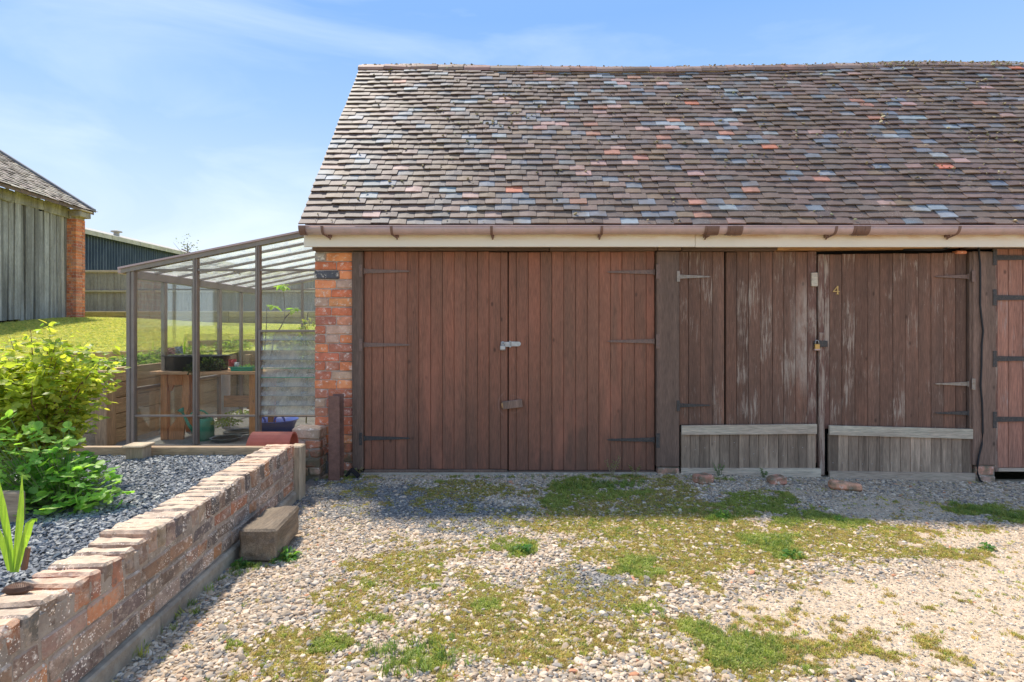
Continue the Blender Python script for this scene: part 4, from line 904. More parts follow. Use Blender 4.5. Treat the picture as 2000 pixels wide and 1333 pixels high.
# louvre frame
lx0, lx1 = WX(511, GD), gxr - .002
gh('louvre_frame', m_alu, WX(507, GD), lx0, gy0 - .035, gy0 + .03, WZ(812, GD), WZ(645, GD), .003)
gh('louvre_head', m_alu, lx0 - .01, lx1, gy0 - .03, gy0 + .02, WZ(649, GD), WZ(644.5, GD), .003)
for k, py in enumerate((665, 684, 702, 719, 737, 754.5, 772.4, 791, 809)):
    zb = WZ(py, GD); m = MB(); sl = .088
    v = [(lx0, gy0 - .035, zb), (lx1, gy0 - .035, zb), (lx1, gy0 + .02, zb + sl), (lx0, gy0 + .02, zb + sl)]
    m.add([(p[0], p[1] - .002, p[2]) for p in v] + [(p[0], p[1] + .003, p[2]) for p in v], [(0, 1, 2, 3), (7, 6, 5, 4), (0, 4, 5, 1), (1, 5, 6, 2), (2, 6, 7, 3), (3, 7, 4, 0)])
    o = m.build('louvre_blade', m_louv, GH); o.location = (-gxl, -gy0, -GF)
    gh('blade_edge', m_greenpl if k in (3, 4) else m_greypl, lx0, lx1, gy0 - .041, gy0 - .037, zb - .003, zb + .003, 0)
    m = MB(); m.box(lx0 - .004, lx0 + .006, gy0 - .05, gy0 + .02, zb - .008, zb + .02, .002); o = m.build('blade_clip', m_alu, GH); o.location = (-gxl, -gy0, -GF)
# side and rear
for k in range(1, 6):
    y = gy0 + (gy1 - gy0) * k / 5; w = .028 if k in (1, 3) else .018
    gh('side_post', m_alu, gxl - .02, gxl + .02, y - w, y + w, GF, ez - .1, .003)
for k in range(5):
    ya = gy0 + (gy1 - gy0) * k / 5 + .03; yb = gy0 + (gy1 - gy0) * (k + 1) / 5 - .03
    m = MB(); m.box(gxl - .002, gxl + .002, ya, yb, GF + .05, ez - .10, 0); o = m.build('glass_pane', m_glass, GH); o.location = (-gxl, -gy0, -GF)
gh('side_rail', m_alu, gxl - .018, gxl + .018, gy0 + .04, gy1, GF + .58, GF + .61, .003)
for x in (gxl + .65, gxl + 1.3): gh('rear_post', m_alu, x - .018, x + .018, gy1 - .02, gy1 + .02, GF, zr(x) - .05, .003)
gh('rear_rail', m_alu, gxl, gxr, gy1 - .015, gy1 + .015, WZ(566, GB) - .01, WZ(566, GB) + .012, .003)
for a, b in ((gxl + .02, gxl + .63), (gxl + .67, gxl + 1.28), (gxl + 1.32, gxr - .01)): pane(a, b, GF + .1, WZ(566, GB) - .01, gy1, m_glass)
ys_ = [gy0 + .03] + rys + [gy1]
for a, b in zip(ys_[:-1], ys_[1:]):
    m = MB(); v = []
    for x in (gxl, gxr):
        for y in (a + .014, b - .014): v += [(x, y, zr(x) - .008), (x, y, zr(x) - .004)]
    m.add(v, [(1, 3, 7, 5), (4, 6, 2, 0), (0, 1, 5, 4), (2, 6, 7, 3), (0, 2, 3, 1), (4, 5, 7, 6)]); o = m.build('roof_pane', m_roofglass, GH); o.location = (-gxl, -gy0, -GF)

# ---- greenhouse contents
TD = 6.1; ty = TD - DIST; tzt = WZ(726, TD)
T = empty('potting_table', (WX(395, TD), ty + .3, GF), 0, 'old wooden potting table with shaped legs inside the greenhouse', 'table')
def tp(name, mat, *a, **k): o = part(name, mat, T, *a, **k); o.location = (-WX(395, TD), -ty - .3, -GF); return o
tp('tabletop', m_tabletop, WX(292, TD), WX(520, TD), ty, ty + .62, tzt - .035, tzt, .004)
for px in (316, 490):
    for yy in (ty + .03, ty + .50): tp('leg', m_table, WX(px, TD) - .035, WX(px, TD) + .035, yy, yy + .07, GF, tzt - .036, .004)
    tp('apron', m_table, WX(px, TD) - .012, WX(px, TD) + .012, ty + .1, ty + .5, tzt - .16, tzt - .036, .002)
tp('apron', m_table, WX(323, TD), WX(352, TD), ty + .04, ty + .06, tzt - .15, tzt - .036, .002)
pts = [(325, 865), (352, 850), (356, 835), (352, 800), (362, 730), (350, 730), (350, 755), (346, 790), (335, 815), (325, 830)]
o = quadprism('shaped_brace', m_table, T, [(WX(a, TD), WZ(b, TD)) for a, b in ((325, 866), (352, 862), (358, 812), (363, 800), (365, 731), (352, 731), (351, 790), (340, 820), (325, 838))], ty + .045, ty + .075); o.location = (-WX(395, TD), -ty - .3, -GF)
o = quadprism('shaped_brace', m_table, T, [(WX(a, TD), WZ(b, TD)) for a, b in ((325, 731), (352, 731), (352, 748), (334, 752), (329, 765), (325, 765))], ty + .045, ty + .075); o.location = (-WX(395, TD), -ty - .3, -GF)
o = quadprism('shaped_brace', m_table, T, [(WX(a, TD), WZ(b, TD)) for a, b in ((458, 790), (474, 768), (496, 800), (496, 812), (440, 812))], ty + .48, ty + .50); o.location = (-WX(395, TD), -ty - .3, -GF)
tp('lower_board', m_tabletop, WX(400, TD), WX(500, TD), ty + .40, ty + .42, WZ(806, TD), WZ(782, TD), .002)
def tub(name, px0, px1, zb, zt, d, dy, mat, label, cat, tap=.85, soil=True, lip=.008):
    cx = (WX(px0, d) + WX(px1, d)) / 2; rx = (WX(px1, d) - WX(px0, d)) / 2
    t = empty(name, (cx, d - DIST, zb), 0, label, cat); h = zt - zb; m = MB(); m.smooth = False
    k = dy / rx
    m.lathe([(0, 0), (rx * tap, 0), (rx * .97, h * .95), (rx + lip, h * .95), (rx + lip, h), (rx * .95, h), (rx * tap * .95, .01)], 28, (0, 0, 0), 1, k); m.build('body', mat, t, smooth=True)
    if soil: m = MB(); m.lathe([(0, h * .82), (rx * .93, h * .80)], 20, (0, 0, 0), 1, k); m.build('soil', m_soil, t)
    return t
TRO = tub('planting_trough', 318, 450, tzt + .001, tzt + .165, TD + .22, .19, m_blackpl, 'long black plastic trough on the potting table', 'trough', .9)
def leaf_pts(name, parent, centre, rad, n, size, cols, label=None, kind='stuff', mesh='oval', up=.5, mat=None, shell=True):
    """many small leaves as one joined mesh"""
    m = MB()
    for k in range(n):
        u = Vector((random.gauss(0, 1), random.gauss(0, 1), random.gauss(0, 1))).normalized(); r = random.random() ** (.45 if shell else .9)
        p = Vector((centre[0] + u.x * rad[0] * r, centre[1] + u.y * rad[1] * r, centre[2] + u.z * rad[2] * r))
        v, f = leaf_geo(size * random.uniform(.6, 1.25), mesh); M_ = leaf_rot(u, up)
        m.add([p + M_ @ Vector(q) for q in v], f, vary(random.choice(cols), .2, .1))
    o = m.build(name, mat or m_leafattr, parent); o['kind'] = kind; return o
def leaf_geo(s, kind='oval'):
    if kind == 'oval':
        w = .30 * s; v = [(0, 0, 0), (-w, .35 * s, .05 * s), (-w * .75, .7 * s, .04 * s), (0, s, -.05 * s), (w * .75, .7 * s, .04 * s), (w, .35 * s, .05 * s), (0, .5 * s, -.02 * s)]
        return v, [(0, 6, 1), (1, 6, 2), (2, 6, 3), (3, 6, 4), (4, 6, 5), (5, 6, 0)]
    if kind == 'lobed':
        prof = [.10, .36, .44, .40, .20, .42, .50, .52, .50, .42, .20, .40, .44, .36, .10]; n = 15; v = [(0, .16 * s, 0)]
        for k in range(n):
            a = R(-155 + 310 * k / (n - 1)); r = s * prof[k]
            v.append((math.sin(a) * r, .16 * s + math.cos(a) * r, .05 * s * math.cos(3 * a) - .25 * r * r / s))
        return v, [(0, k + 1, k) for k in range(1, n)]
def leaf_rot(u, up=.5):
    d = Vector((u.x + random.gauss(0, .4), u.y + random.gauss(0, .4), u.z * .4 + random.gauss(-.1, .3))).normalized()
    nrm = Vector((random.gauss(0, .5), random.gauss(0, .5) - .15, up + random.gauss(.3, .4))); x = d.cross(nrm)
    if x.length < .01: x = Vector((1, 0, 0))
    x.normalize(); nrm = x.cross(d).normalized(); return Matrix((x, d, nrm)).transposed()
def rel(t, p): return (p[0] - t.location[0], p[1] - t.location[1], p[2] - t.location[2])
t = empty('trailing_plant', at(410, 712, TD + .1), 0, 'dark green plant spilling over the front of black trough', 'plant')
leaf_pts('foliage', t, (0, -.05, .0), (.20, .06, .075), 700, .03, [(.05, .075, .03), (.07, .10, .04), (.12, .14, .06), (.03, .045, .02)], mesh='oval')
leaf_pts('foliage', t, (-.13, -.08, -.05), (.12, .04, .05), 250, .03, [(.05, .075, .03), (.07, .10, .04), (.12, .14, .06)], mesh='oval')
def packet(px, py, d, w, h, mat, label, rz=0):
    p = at(px, py, d); m = MB(); n = 5; v = []
    for j in range(n):
        for i in range(n):
            v.append((w * (i / 4 - .5), .012 * math.sin(i * 2.1 + j * 1.3) + .02 * (1 - (i / 2 - 1) ** 2) * (1 - (j / 2 - 1) ** 2), h * (j / 4 - .5)))
    vb = [(a, -b - .004, c) for a, b, c in v]; f = [(j * n + i, j * n + i + 1, j * n + i + n + 1, j * n + i + n) for j in range(n - 1) for i in range(n - 1)]
    m.add(v + vb, [q[::-1] for q in f] + [tuple(i + 25 for i in q) for q in f]); o = m.build('seed_packet', mat, None, p); o.rotation_euler = (R(15), R(random.uniform(-20, 20)), rz); tag(o, label, 'packet', 'packets on the potting table')
packet(333, 686, TD + .2, .10, .075, m_pink, 'crumpled pink packet standing in the black trough'); packet(350, 684, TD + .22, .08, .08, m_bluepk, 'blue and white printed packet in the black trough'); packet(455, 709, TD + .1, .085, .08, m_redpk, 'red and white packet right of black trough')
packet(463, 712, TD + .07, .05, .05, m_whitepl, 'small white plant label card above green tray')
def blades(name, base, n, h, w, cols, label, cat, lean=.25, mat=None, parent=None):
    t = empty(name, base, 0, label, cat)
    for k in range(n):
        a = random.uniform(0, 6.28); ln = random.uniform(.2, 1) * lean; hh = h * random.uniform(.6, 1); m = MB(); v = []; S = 7
        px, py = math.cos(a + 1.3), math.sin(a + 1.3)
        for s in range(S):
            q = s / (S - 1); ww = w * (1 - q ** 2.2) * (.6 + .8 * min(1, q * 3)) / 1.4; o_ = ln * hh * q * q
            c = (math.cos(a) * o_, math.sin(a) * o_, hh * q)
            v += [(c[0] - px * ww, c[1] - py * ww, c[2]), (c[0] + math.cos(a) * .1 * ww, c[1] + math.sin(a) * .1 * ww, c[2]), (c[0] + px * ww, c[1] + py * ww, c[2])]
        f = []
        for s in range(S - 1): f += [(3 * s, 3 * s + 1, 3 * s + 4, 3 * s + 3), (3 * s + 1, 3 * s + 2, 3 * s + 5, 3 * s + 4)]
        m.add(v, f); m.build('leaf', mat or m_iris, t)
    return t
blades('bulb_shoots', at(360, 692, TD + .22), 4, .22, .012, None, 'green sword shaped bulb shoots growing in the black trough', 'plant', .15)
t = empty('seed_tray', at(479, 727, TD + .12), 0, 'green plastic seed tray with seedlings at the right of table', 'tray')
m = MB(); v, f = cbox(-.125, .125, -.09, .09, 0, .06, 0); m.add([(p[0] * (.9 if p[2] < .01 else 1), p[1] * (.9 if p[2] < .01 else 1), p[2]) for p in v], [q for q in f if q != (4, 5, 7, 6)]); m.box(-.132, .132, -.097, -.085, .052, .062, .001); m.box(-.132, .132, .085, .097, .052, .062, .001)
m.build('body', m_greenpl, t); m = MB(); m.box(-.12, .12, -.085, .085, .035, .045, 0); m.build('soil', m_soil, t); leaf_pts('seedlings', t, (0, 0, .055), (.12, .08, .02), 160, .02, [(.16, .26, .08), (.2, .3, .1)])
# floor things
tub('blue_trug', 492, 580, GF + .001, WZ(819, 6.6), 6.6, .24, m_bluepl, 'blue flexible trug with looped handles on the greenhouse floor', 'trug', .78, False)
trg = [o for o in bpy.data.objects if o.name == 'blue_trug'][0]
for sx in (-1, 1):
    m = MB(); m.smooth = True; hh = WZ(819, 6.6) - GF; q = [(sx * .10 + .06 * math.cos(a), -.22 if sx < 0 else -.2 + .38 * 0, hh - .01 + .075 * math.sin(a)) for a in [math.pi * k / 8 for k in range(9)]]; m.tube([(p[0] + .02, p[1] + (.02 if sx < 0 else .05), p[2]) for p in q], .011, 8); m.build('handle', m_bluepl, trg)
p1 = tub('plant_pot', 414, 470, GF + .001, WZ(852, 6.15), 6.1, .16, m_greypl, 'wide grey pot of seedlings on the greenhouse floor', 'pot', .8)
leaf_pts('seedlings', p1, (0, 0, .2), (.15, .14, .035), 260, .03, [(.2, .3, .08), (.3, .35, .1)])
p1 = tub('plant_pot', 440, 498, GF + .001, WZ(842, 6.6), 6.6, .17, m_blackpl, 'dark pot behind the wide grey pot in the greenhouse', 'pot', .8); leaf_pts('seedlings', p1, (0, 0, .22), (.14, .14, .03), 160, .03, [(.2, .3, .08), (.3, .35, .1)])
t = empty('watering_can', (WX(398, 6.15), .65, GF), 0, 'dark green watering can on the greenhouse floor', 'watering can')
m = MB(); m.lathe([(0, 0), (.105, 0), (.105, .20), (.085, .235), (.04, .235)], 20); m.build('body', m_greenpl, t, smooth=True)
m = MB(); m.tube([(-.09, 0, .06), (-.17, 0, .17), (-.23, 0, .30)], [.022, .017, .014], 10); m.tube([(-.225, 0, .29), (-.25, 0, .335)], [.015, .04], 10); m.build('spout', m_greenpl, t, smooth=True)
m = MB(); m.tube([(-.05 + .12 * math.cos(a), 0, .20 + .12 * math.sin(a)) for a in [math.pi * k / 10 - .5 for k in range(11)]], .010, 8); m.build('handle', m_greenpl, t, smooth=True)
m = MB(); m.lathe([(0, 0), (.05, 0), (.05, .74), (0, .74)], 16); o = m.build('white_pipe', m_whitepl, None, (WX(441, 6.9), 1.4, GF)); tag(o, 'white plastic pipe standing behind the potting table', 'pipe')
# fig sapling
def branchy(name, pot_d, px, py0, pts, label, leafcl, rr=.008, mat=m_bark, colr=None, leafn=18, leafs=.10):
    base = Vector(at(px, py0, pot_d)); base.z = GF
    t = empty(name, base, 0, label, 'plant')
    for pl in pts:
        m = MB(); m.smooth = True; q = [Vector(at(a, b, pot_d)) - base for a, b in pl]; m.tube(q, [rr * (1 - .6 * k / (len(q) - 1)) for k in range(len(q))], 7); m.build('stem', mat, t)
    for (a, b, rx, n) in leafcl:
        c = Vector(at(a, b, pot_d)) - base; m = MB()
        for k in range(n):
            an = random.uniform(0, 6.28); d = Vector((math.cos(an), math.sin(an), random.uniform(-.9, .2))).normalized(); x = d.cross(Vector((0, 0, 1))).normalized(); nn = x.cross(d)
            v, f = leaf_geo(leafs * random.uniform(.7, 1.2)); mm = Matrix((x, d, nn)).transposed(); m2 = MB(); m2.add([c + d * .01 + mm @ Vector(q) for q in v], f); m2.build('leaf', m_iris, t)
    return t
branchy('fig_sapling', 6.9, 530, 700, [[(520, 760), (536, 655), (548, 640), (556, 624), (556, 595), (553, 560)], [(556, 622), (566, 612), (576, 603)], [(520, 760), (516, 700), (520, 640), (521, 600)]], 'young fig sapling with bright green leaves inside the greenhouse', [(553, 558, 1, 13), (576, 602, 1, 6), (534, 598, 1, 8)], leafs=.11)
t = empty('climbing_plant', (WX(598, 7.2), 1.7, GF), 0, 'pale yellow green bushy plant by the gable inside greenhouse', 'plant')
m = MB(); m.tube([(0, 0, 0), (.02, 0, .7), (-.02, 0, 1.3)], .008, 6); m.build('stem', m_stemg, t); leaf_pts('foliage', t, (.02, 0, 1.05), (.14, .12, .32), 420, .04, [(.35, .36, .09), (.42, .40, .16), (.25, .30, .07)])
# terracotta ridge tile lying by the wall
m = MB(); m.smooth = True; n = 13; v = []
for x in (WX(490, 5.05), WX(574, 5.05)):
    for r_ in (.115, .1):
        for s in range(n): th = math.pi * s / (n - 1); v.append((x + (.02 * math.sin(th) if x < -2.2 else 0), -.45 + r_ * math.cos(th), .345 + (r_ + .03) * math.sin(th)))
f = []
for s in range(n - 1): f += [(s, s + 1, 2 * n + s + 1, 2 * n + s), (n + s + 1, n + s, 3 * n + s, 3 * n + s + 1), (s + 1, s, n + s, n + s + 1), (2 * n + s, 2 * n + s + 1, 3 * n + s + 1, 3 * n + s)]
m.add(v, f); tag(m.build('terracotta_tile', m_terr, smooth=False), 'red half round terracotta tile lying in front of the greenhouse louvre', 'tile')
tag(part('stone_slab', m_conc, None, WX(485, 5.05), WX(575, 5.05), -.58, -.32, .2, .343, .01, .004), 'grey stone slab under the red half round tile', 'slab')

# ================================================================ retaining wall of planks
RW = empty('plank_retaining_wall', (-4.2, .4, GF), 0, 'pale timber plank retaining wall holding the lawn beside and behind greenhouse', 'retaining wall')
def plankrun(p0, p1, z0, z1, n, mat, thick=.04, step=None):
    p0 = Vector((*p0, 0)); p1 = Vector((*p1, 0)); L_ = (p1 - p0).length; a = math.atan2(p1.y - p0.y, p1.x - p0.x); k = max(1, int(round(L_ / 1.8))); h = (z1 - z0) / n
    for i in range(k):
        for j in range(n):
            Mx = Matrix.Translation((p0.x + 4.2 + (p1 - p0).x * i / k, p0.y - .4 + (p1 - p0).y * i / k, 0)) @ Matrix.Rotation(a, 4, 'Z')
            part('plank', mat, RW, .004, L_ / k - .004, jr(.004), thick, z0 + j * h + .003 - GF, z0 + (j + 1) * h - .003 - GF, .005, .002, None, Mx)
plankrun((-4.20, .45), (-4.36, 3.42), .18, 1.0, 5, m_plankx)
plankrun((-6.44, -.73), (-4.20, .36), .18, .97, 5, m_plankxx); plankrun((-6.44, -4.9), (-6.44, -.74), .18, .97, 5, m_plankx)
plankrun((-4.36, 3.46), (-1.75, 3.50), .18, 1.06, 5, m_plankxx)
part('post', m_rpost, RW, -.07, .055, -.14, .0, 0, .78, .006, .002)
for y in (1.9, 3.3): part('post', m_rpost, RW, .02, .10, y - .4, y - .3, 0, .8, .005, .002)
# inner bed boards on the terrace
t = empty('raised_bed_edging', (-5.2, 1.6, 1.0), 0, 'grey boards edging the planted bed at the foot of the lawn', 'edging')
for (x0, y0, x1, y1) in ((-5.6, 1.3, -5.0, 3.2), (-5.0, 3.2, -4.2, 5.1), (-4.2, 5.1, -1.6, 5.0)):
    L_ = math.hypot(x1 - x0, y1 - y0); zz_ = float(Hlawn((x0 + x1) / 2, (y0 + y1) / 2)); Mx = Matrix.Translation((x0 + 5.2, y0 - 1.6, zz_ - 1.02)) @ Matrix.Rotation(math.atan2(y1 - y0, x1 - x0), 4, 'Z')
    part('board', m_plankxx, t, 0, L_, -.02, .02, -.08, .16, .004, .002, None, Mx)
greens = [(.16, .24, .06), (.22, .30, .08), (.10, .16, .05), (.28, .33, .10)]
plantspots = [(-4.75, .9, .16, 'dark leafy plant at the near end of the raised bed'), (-4.7, 1.5, .18, 'bright low plant just left of the greenhouse corner'), (-4.75, 2.1, .2, 'low strawberry like plant behind the first glass pane'), (-4.7, 2.8, .2, 'low leafy plant along the plank wall behind black trough'), (-4.55, 3.7, .2, 'pale green plant at the bend of the plank wall'), (-3.7, 4.1, .2, 'brown green plant behind the greenhouse rear wall'), (-2.9, 4.2, .22, 'dry brownish plant at the rear right of the bed'), (-5.2, .6, .2, 'dark green plant above the left planks'), (-5.6, .3, .22, 'bushy plant behind the yellow green shrub')]
for (x, y, s, lab) in plantspots:
    z = float(Hlawn(x, y)); t = empty('bed_plant', (x, y, z), 0, lab, 'plant', 'plants in the raised bed')
    leaf_pts('foliage', t, (0, 0, s * .35), (s * 1.5, s * 1.3, s * .5), 420, .055, greens if 'brown' not in lab else [(.2, .16, .08), (.25, .22, .1), (.14, .15, .06)])
    m = MB()
    for k in range(5): a = random.uniform(0, 6.28); m.tube([(0, 0, -.02), (math.cos(a) * s * .6, math.sin(a) * s * .6, s * .7)], .004, 5)
    m.build('stems', m_stemg, t)['kind'] = 'stuff'

# ================================================================ FAR LEFT: fence, boarded barn, blue shed, sapling
FD = 18.5; fy = FD - DIST
F = empty('board_fence', (-14.5, fy, 1.5), 0, 'weathered grey vertical board fence with horizontal rails beyond the lawn', 'fence')
m = MB(); x = 0
while x < 16.5:
    m.box(x, x + .105, jr(.01), .02, -.1, 1.76 + jr(.02), 0, 0, vary((1, 1, 1), .2)); x += .11
m.build('boards', m_fencew, F)['kind'] = 'stuff'
for z0 in (.40, 1.08, 1.73):
    for k in range(6): part('rail', m_apronx, F, k * 2.75, k * 2.75 + 2.74, -.06, -.012, z0, z0 + .07, .004)
for k in range(7): part('post', m_fencew, F, k * 2.75 - .05, k * 2.75 + .05, -.13, -.061, -.2, 1.82, .006)
t = empty('sleeper_wall', (-13.4, 11.6, 1.45), 0, 'low mossy sleeper wall along the foot of the grey fence', 'wall')
ms = wood('mossy_sleeper', (.26, .24, .12), (.17, .155, .09), 'x', objvar=.15)
for j in range(3):
    for k in range(6): part('sleeper', ms, t, k * 2.4, k * 2.4 + 2.38, jr(.01), .2, j * .17 - .05, j * .17 + .115, .01, .004)
# boarded barn
B0 = Vector((-11.86, 15 - DIST, 0)); bdir = Vector((-.097, 1, 0)).normalized(); bn = Vector((-bdir.y, bdir.x, 0))  # into the building
BA = empty('boarded_barn', (B0.x, B0.y, 1.6), 0, 'old barn with silver grey upright boards, brick corner pier and tiled roof', 'barn')
def BP(s, i, z): q = bdir * s + bn * i; return Vector((q.x, q.y, z - 1.6))      # s along wall (0 = far corner), i into the building
eh = 4.62
m = MB(); v = [BP(-6, .06, 1.3), BP(0, .06, 1.3), BP(0, .06, eh), BP(-6, .06, eh), BP(-6, 6, 1.3), BP(0, 6, 1.3), BP(0, 6, eh), BP(-6, 6, eh)]; m.add(v, [(0, 1, 2, 3), (5, 4, 7, 6), (1, 5, 6, 2), (4, 0, 3, 7)]); m.build('wall', m_dark, BA)
s = -6.0; 
while s < -.02:
    w = random.uniform(.13, .20); w = min(w, -s)
    m = MB(); o1 = random.uniform(.0, .045); v, f = cbox(s, s + w - .02, -o1 - .02, .03, 1.55 + random.uniform(0, .06), eh - .08 - random.uniform(0, .25), .006, .008)
    sk = random.uniform(-.02, .02)
    m.add([BP(p[0] + sk * (p[2] - 3), p[1], p[2]) for p in v], f); m.build('board', m_barnp, BA); s += w
for k in range(6):
    s0 = -k * .95 - .45; m = MB(); v, f = cbox(s0 - .47, s0 + .46, -.085, -.05, eh - .28, eh - .02, .01, .02); m.add([BP(*p) for p in v], f); m.build('head_board', m_barnp, BA)
for k in range(30):
    m = MB(); i0 = k * .2 + .02; v, f = cbox(-6.05 - random.uniform(0, .03), -6.0, i0, i0 + .19, 1.5, eh + min(i0, 5.4) * .65 - .1, .006, .006); m.add([BP(*p) for p in v], f); m.build('board', m_barnp, BA)
# brick corner pier (joined bricks: a course is under 10 px)
m = MB(); pzb, pzt = 1.5, 4.36; n = int((pzt - pzb) / .083); px0, px1 = -11.86, -11.59; py0 = 9.5
for r in range(n):
    z = pzb + r * .083; cuts = [0, .5, 1] if r % 2 else [0, .3, .68, 1]
    for a, b in zip(cuts[:-1], cuts[1:]):
        m.box(px0 + (px1 - px0) * a + .005 - B0.x, px0 + (px1 - px0) * b - .005 - B0.x, py0 - .02 + jr(.003) - B0.y, py0 + .2 - B0.y, z + .005 - 1.6, z + .078 - 1.6, .004, .002, vary(random.choice(BRC[:6]), .1))
    for a, b in ((0.2, .3),):
        m.box(px1 - .12 - B0.x, px1 + .0 - B0.x, py0 + a + .005 - B0.y, py0 + b - .005 - B0.y, z + .005 - 1.6, z + .078 - 1.6, .004, .002, vary(random.choice(BRC[:6]), .1))
m.build('bricks', m_bricks_j, BA)['kind'] = 'stuff'
part('pier_core', m_mortar, BA, .01, px1 - px0 - .012, -.01, .29, -.15, pzt - 1.6, 0)
part('corbel_stone', m_conc, BA, .12, .43, -.09, .3, pzt - 1.6 + .002, pzt - 1.6 + .16, .01, .004); part('corbel_cap', m_greypost, BA, .10, .47, -.11, .3, pzt - 1.6 + .163, pzt - 1.6 + .20, .006, .003)
# roof
pitch = .65; ov = .38
def RPt(s, u, off=0): # u metres in plan up the slope from the eave
    return BP(s, -ov + u, eh - .02 + u * pitch + off)
m = MB(); a = [RPt(-6, 0), RPt(.5, 0), RPt(.5, 5.4), RPt(-6, 5.4)]; b = [p - Vector((0, 0, .08)) for p in a]; m.add(a + b, [(0, 1, 2, 3), (7, 6, 5, 4), (0, 4, 5, 1), (1, 5, 6, 2), (3, 7, 4, 0)]); BR = m.build('roof', m_gpost, BA)
m = MB(); rows = 34
for r in range(rows):
    s = -6.0 + (r % 2) * .09
    while s < .5:
        w = .17; u0 = r * .135 - .03; u1 = u0 + .19; lift = random.uniform(.02, .045); p = [RPt(s, u0, .01 + lift), RPt(s + w - .006, u0, .01 + lift + jr(.008)), RPt(s + w - .006, u1, .012), RPt(s, u1, .012)]; q = [c_ - Vector((0, 0, .014)) for c_ in p]
        m.add(p + q, [(0, 1, 2, 3), (0, 4, 5, 1), (1, 5, 6, 2), (3, 7, 4, 0)], vary(random.choice([(.36, .33, .26), (.30, .27, .22), (.24, .21, .17), (.42, .39, .32)]), .12)); s += w
m.build('roof_tiles', m_tile_j, BR)['kind'] = 'stuff'
m = MB(); pts = [RPt(.52, u, .05) for u in (0, 1, 2, 3, 4, 5.4)]
for p, q in zip(pts[:-1], pts[1:]):
    e = bdir * .07; h = Vector((0, 0, .045)); m.add([p - e - h, q - e - h, q + e - h, p + e - h, p - e + h, q - e + h, q + e + h, p + e + h], [(0, 3, 2, 1), (4, 5, 6, 7), (0, 1, 5, 4), (1, 2, 6, 5), (2, 3, 7, 6), (3, 0, 4, 7)])
m.build('verge_capping', simple('lead_grey', (.22, .22, .23), .6), BR)
m = MB(); 
for k in range(10): s = -4.4 + k * .48; v, f = cbox(s, s + .07, -ov + .03, .05, eh - .20, eh - .10, .004); m.add([BP(p[0], p[1], p[2] + (p[1] + ov) * pitch + .07) for p in v], f)
m.build('rafter_ends', m_barnp, BA)['kind'] = 'stuff'
# blue corrugated shed
S0 = (-15.3, 20 - DIST); SH = empty('corrugated_shed', (S0[0], S0[1], 1.5), 0, 'dark blue corrugated metal shed with grey cement roof beyond the fence', 'shed')
Mc = Mat('blue_corrugated_steel', .5, .4, .2); n1 = Mc.noise(3, 5, .7, vec=Mc.vec((1, 1, .3), False)); Mc.color(Mc.mix(Mc.rng(n1, .45, .7, 0, .6), (.05, .075, .105), (.15, .18, .22))); m_corr = Mc.m
LS = 13.0; m = MB(); v = []; f = []; nn = 4; cnt_ = int(LS / .15)
for i in range(cnt_ * nn + 1):
    y = i * .15 / nn; xo = .028 * (1 if (i % nn) in (1, 2) else -1)
    v += [(xo, y - 2, -.3), (xo, y - 2, 3.32)]
for i in range(cnt_ * nn): f.append((2 * i, 2 * i + 2, 2 * i + 3, 2 * i + 1))
m.add(v, f); m.build('wall_sheet', m_corr, SH)
part('side_wall', m_corr, SH, -8, -.04, LS - 2.1, LS - 2.0, -.3, 3.3, 0)
mfc = simple('fibre_cement', (.40, .38, .34), .9, 0, .3, 3, .6, dirt=(.25, .23, .17))
m = MB()
for k in range(8):
    y0 = -2 + k * LS / 8; v = [(.22, y0 + .01, 3.24), (.22, y0 + LS / 8 - .01, 3.24), (-4, y0 + LS / 8 - .01, 4.3), (-4, y0 + .01, 4.3)]
    mm_ = MB(); mm_.add(v + [(p[0] + .0, p[1], p[2] + .16) for p in v], [(3, 2, 1, 0), (4, 5, 6, 7), (0, 1, 5, 4), (1, 2, 6, 5), (2, 3, 7, 6), (3, 0, 4, 7)]); mm_.build('roof_sheet', mfc, SH)
m = MB(); m.lathe([(.10, 0), (.10, .22), (.2, .23), (.2, .27), (0, .33)], 12); m.build('roof_vent', mfc, SH, (-.5, 2.5, 3.5))
# thin tree beyond the fence
tb = at(366, 500, 26); t = empty('thin_tree', (tb[0], tb[1], 1.5), 0, 'sparse little tree top showing above the greenhouse roof line', 'tree')
m = MB(); m.tube([(0, 0, 0), (.05, 0, 2), (0, 0, 3.8)], [.06, .04, .015], 7)
for k in range(14):
    a = random.uniform(0, 6.28); h0 = random.uniform(2.6, 3.6); l_ = random.uniform(.3, .6); m.tube([(0.02, 0, h0), (math.cos(a) * l_ * .6, math.sin(a) * l_ * .6, h0 + l_ * .5), (math.cos(a) * l_, math.sin(a) * l_, h0 + l_)], [.012, .008, .004], 5)
m.build('trunk', m_bark, t); leaf_pts('crown', t, (0, 0, 3.7), (.6, .5, .6), 90, .09, [(.16, .15, .08), (.2, .2, .1)], shell=False)

# ================================================================ PLANTS LEFT FOREGROUND
def individual_leaves(parent, mesh_list, P, n, size, upb=.5, col=None, name='leaf'):
    for (p, u) in P[:n]:
        me = random.choice(mesh_list); o = link(name, me, parent); s = size * random.uniform(.65, 1.25)
        o.matrix_local = Matrix.Translation(p) @ leaf_rot(u, upb).to_4x4() @ Matrix.Scale(s, 4)
def leafmesh(kind, mat, jitter=0):
    v, f = leaf_geo(1.0, kind); me = bpy.data.meshes.new('leaf'); me.from_pydata([(a + jr(jitter), b + jr(jitter), c + jr(jitter)) for a, b, c in v], [], f); me.materials.append(mat); return me
LO = [leafmesh('oval', m_plants, .02) for _ in range(4)]; LL = [leafmesh('lobed', m_lobed, .02) for _ in range(5)]
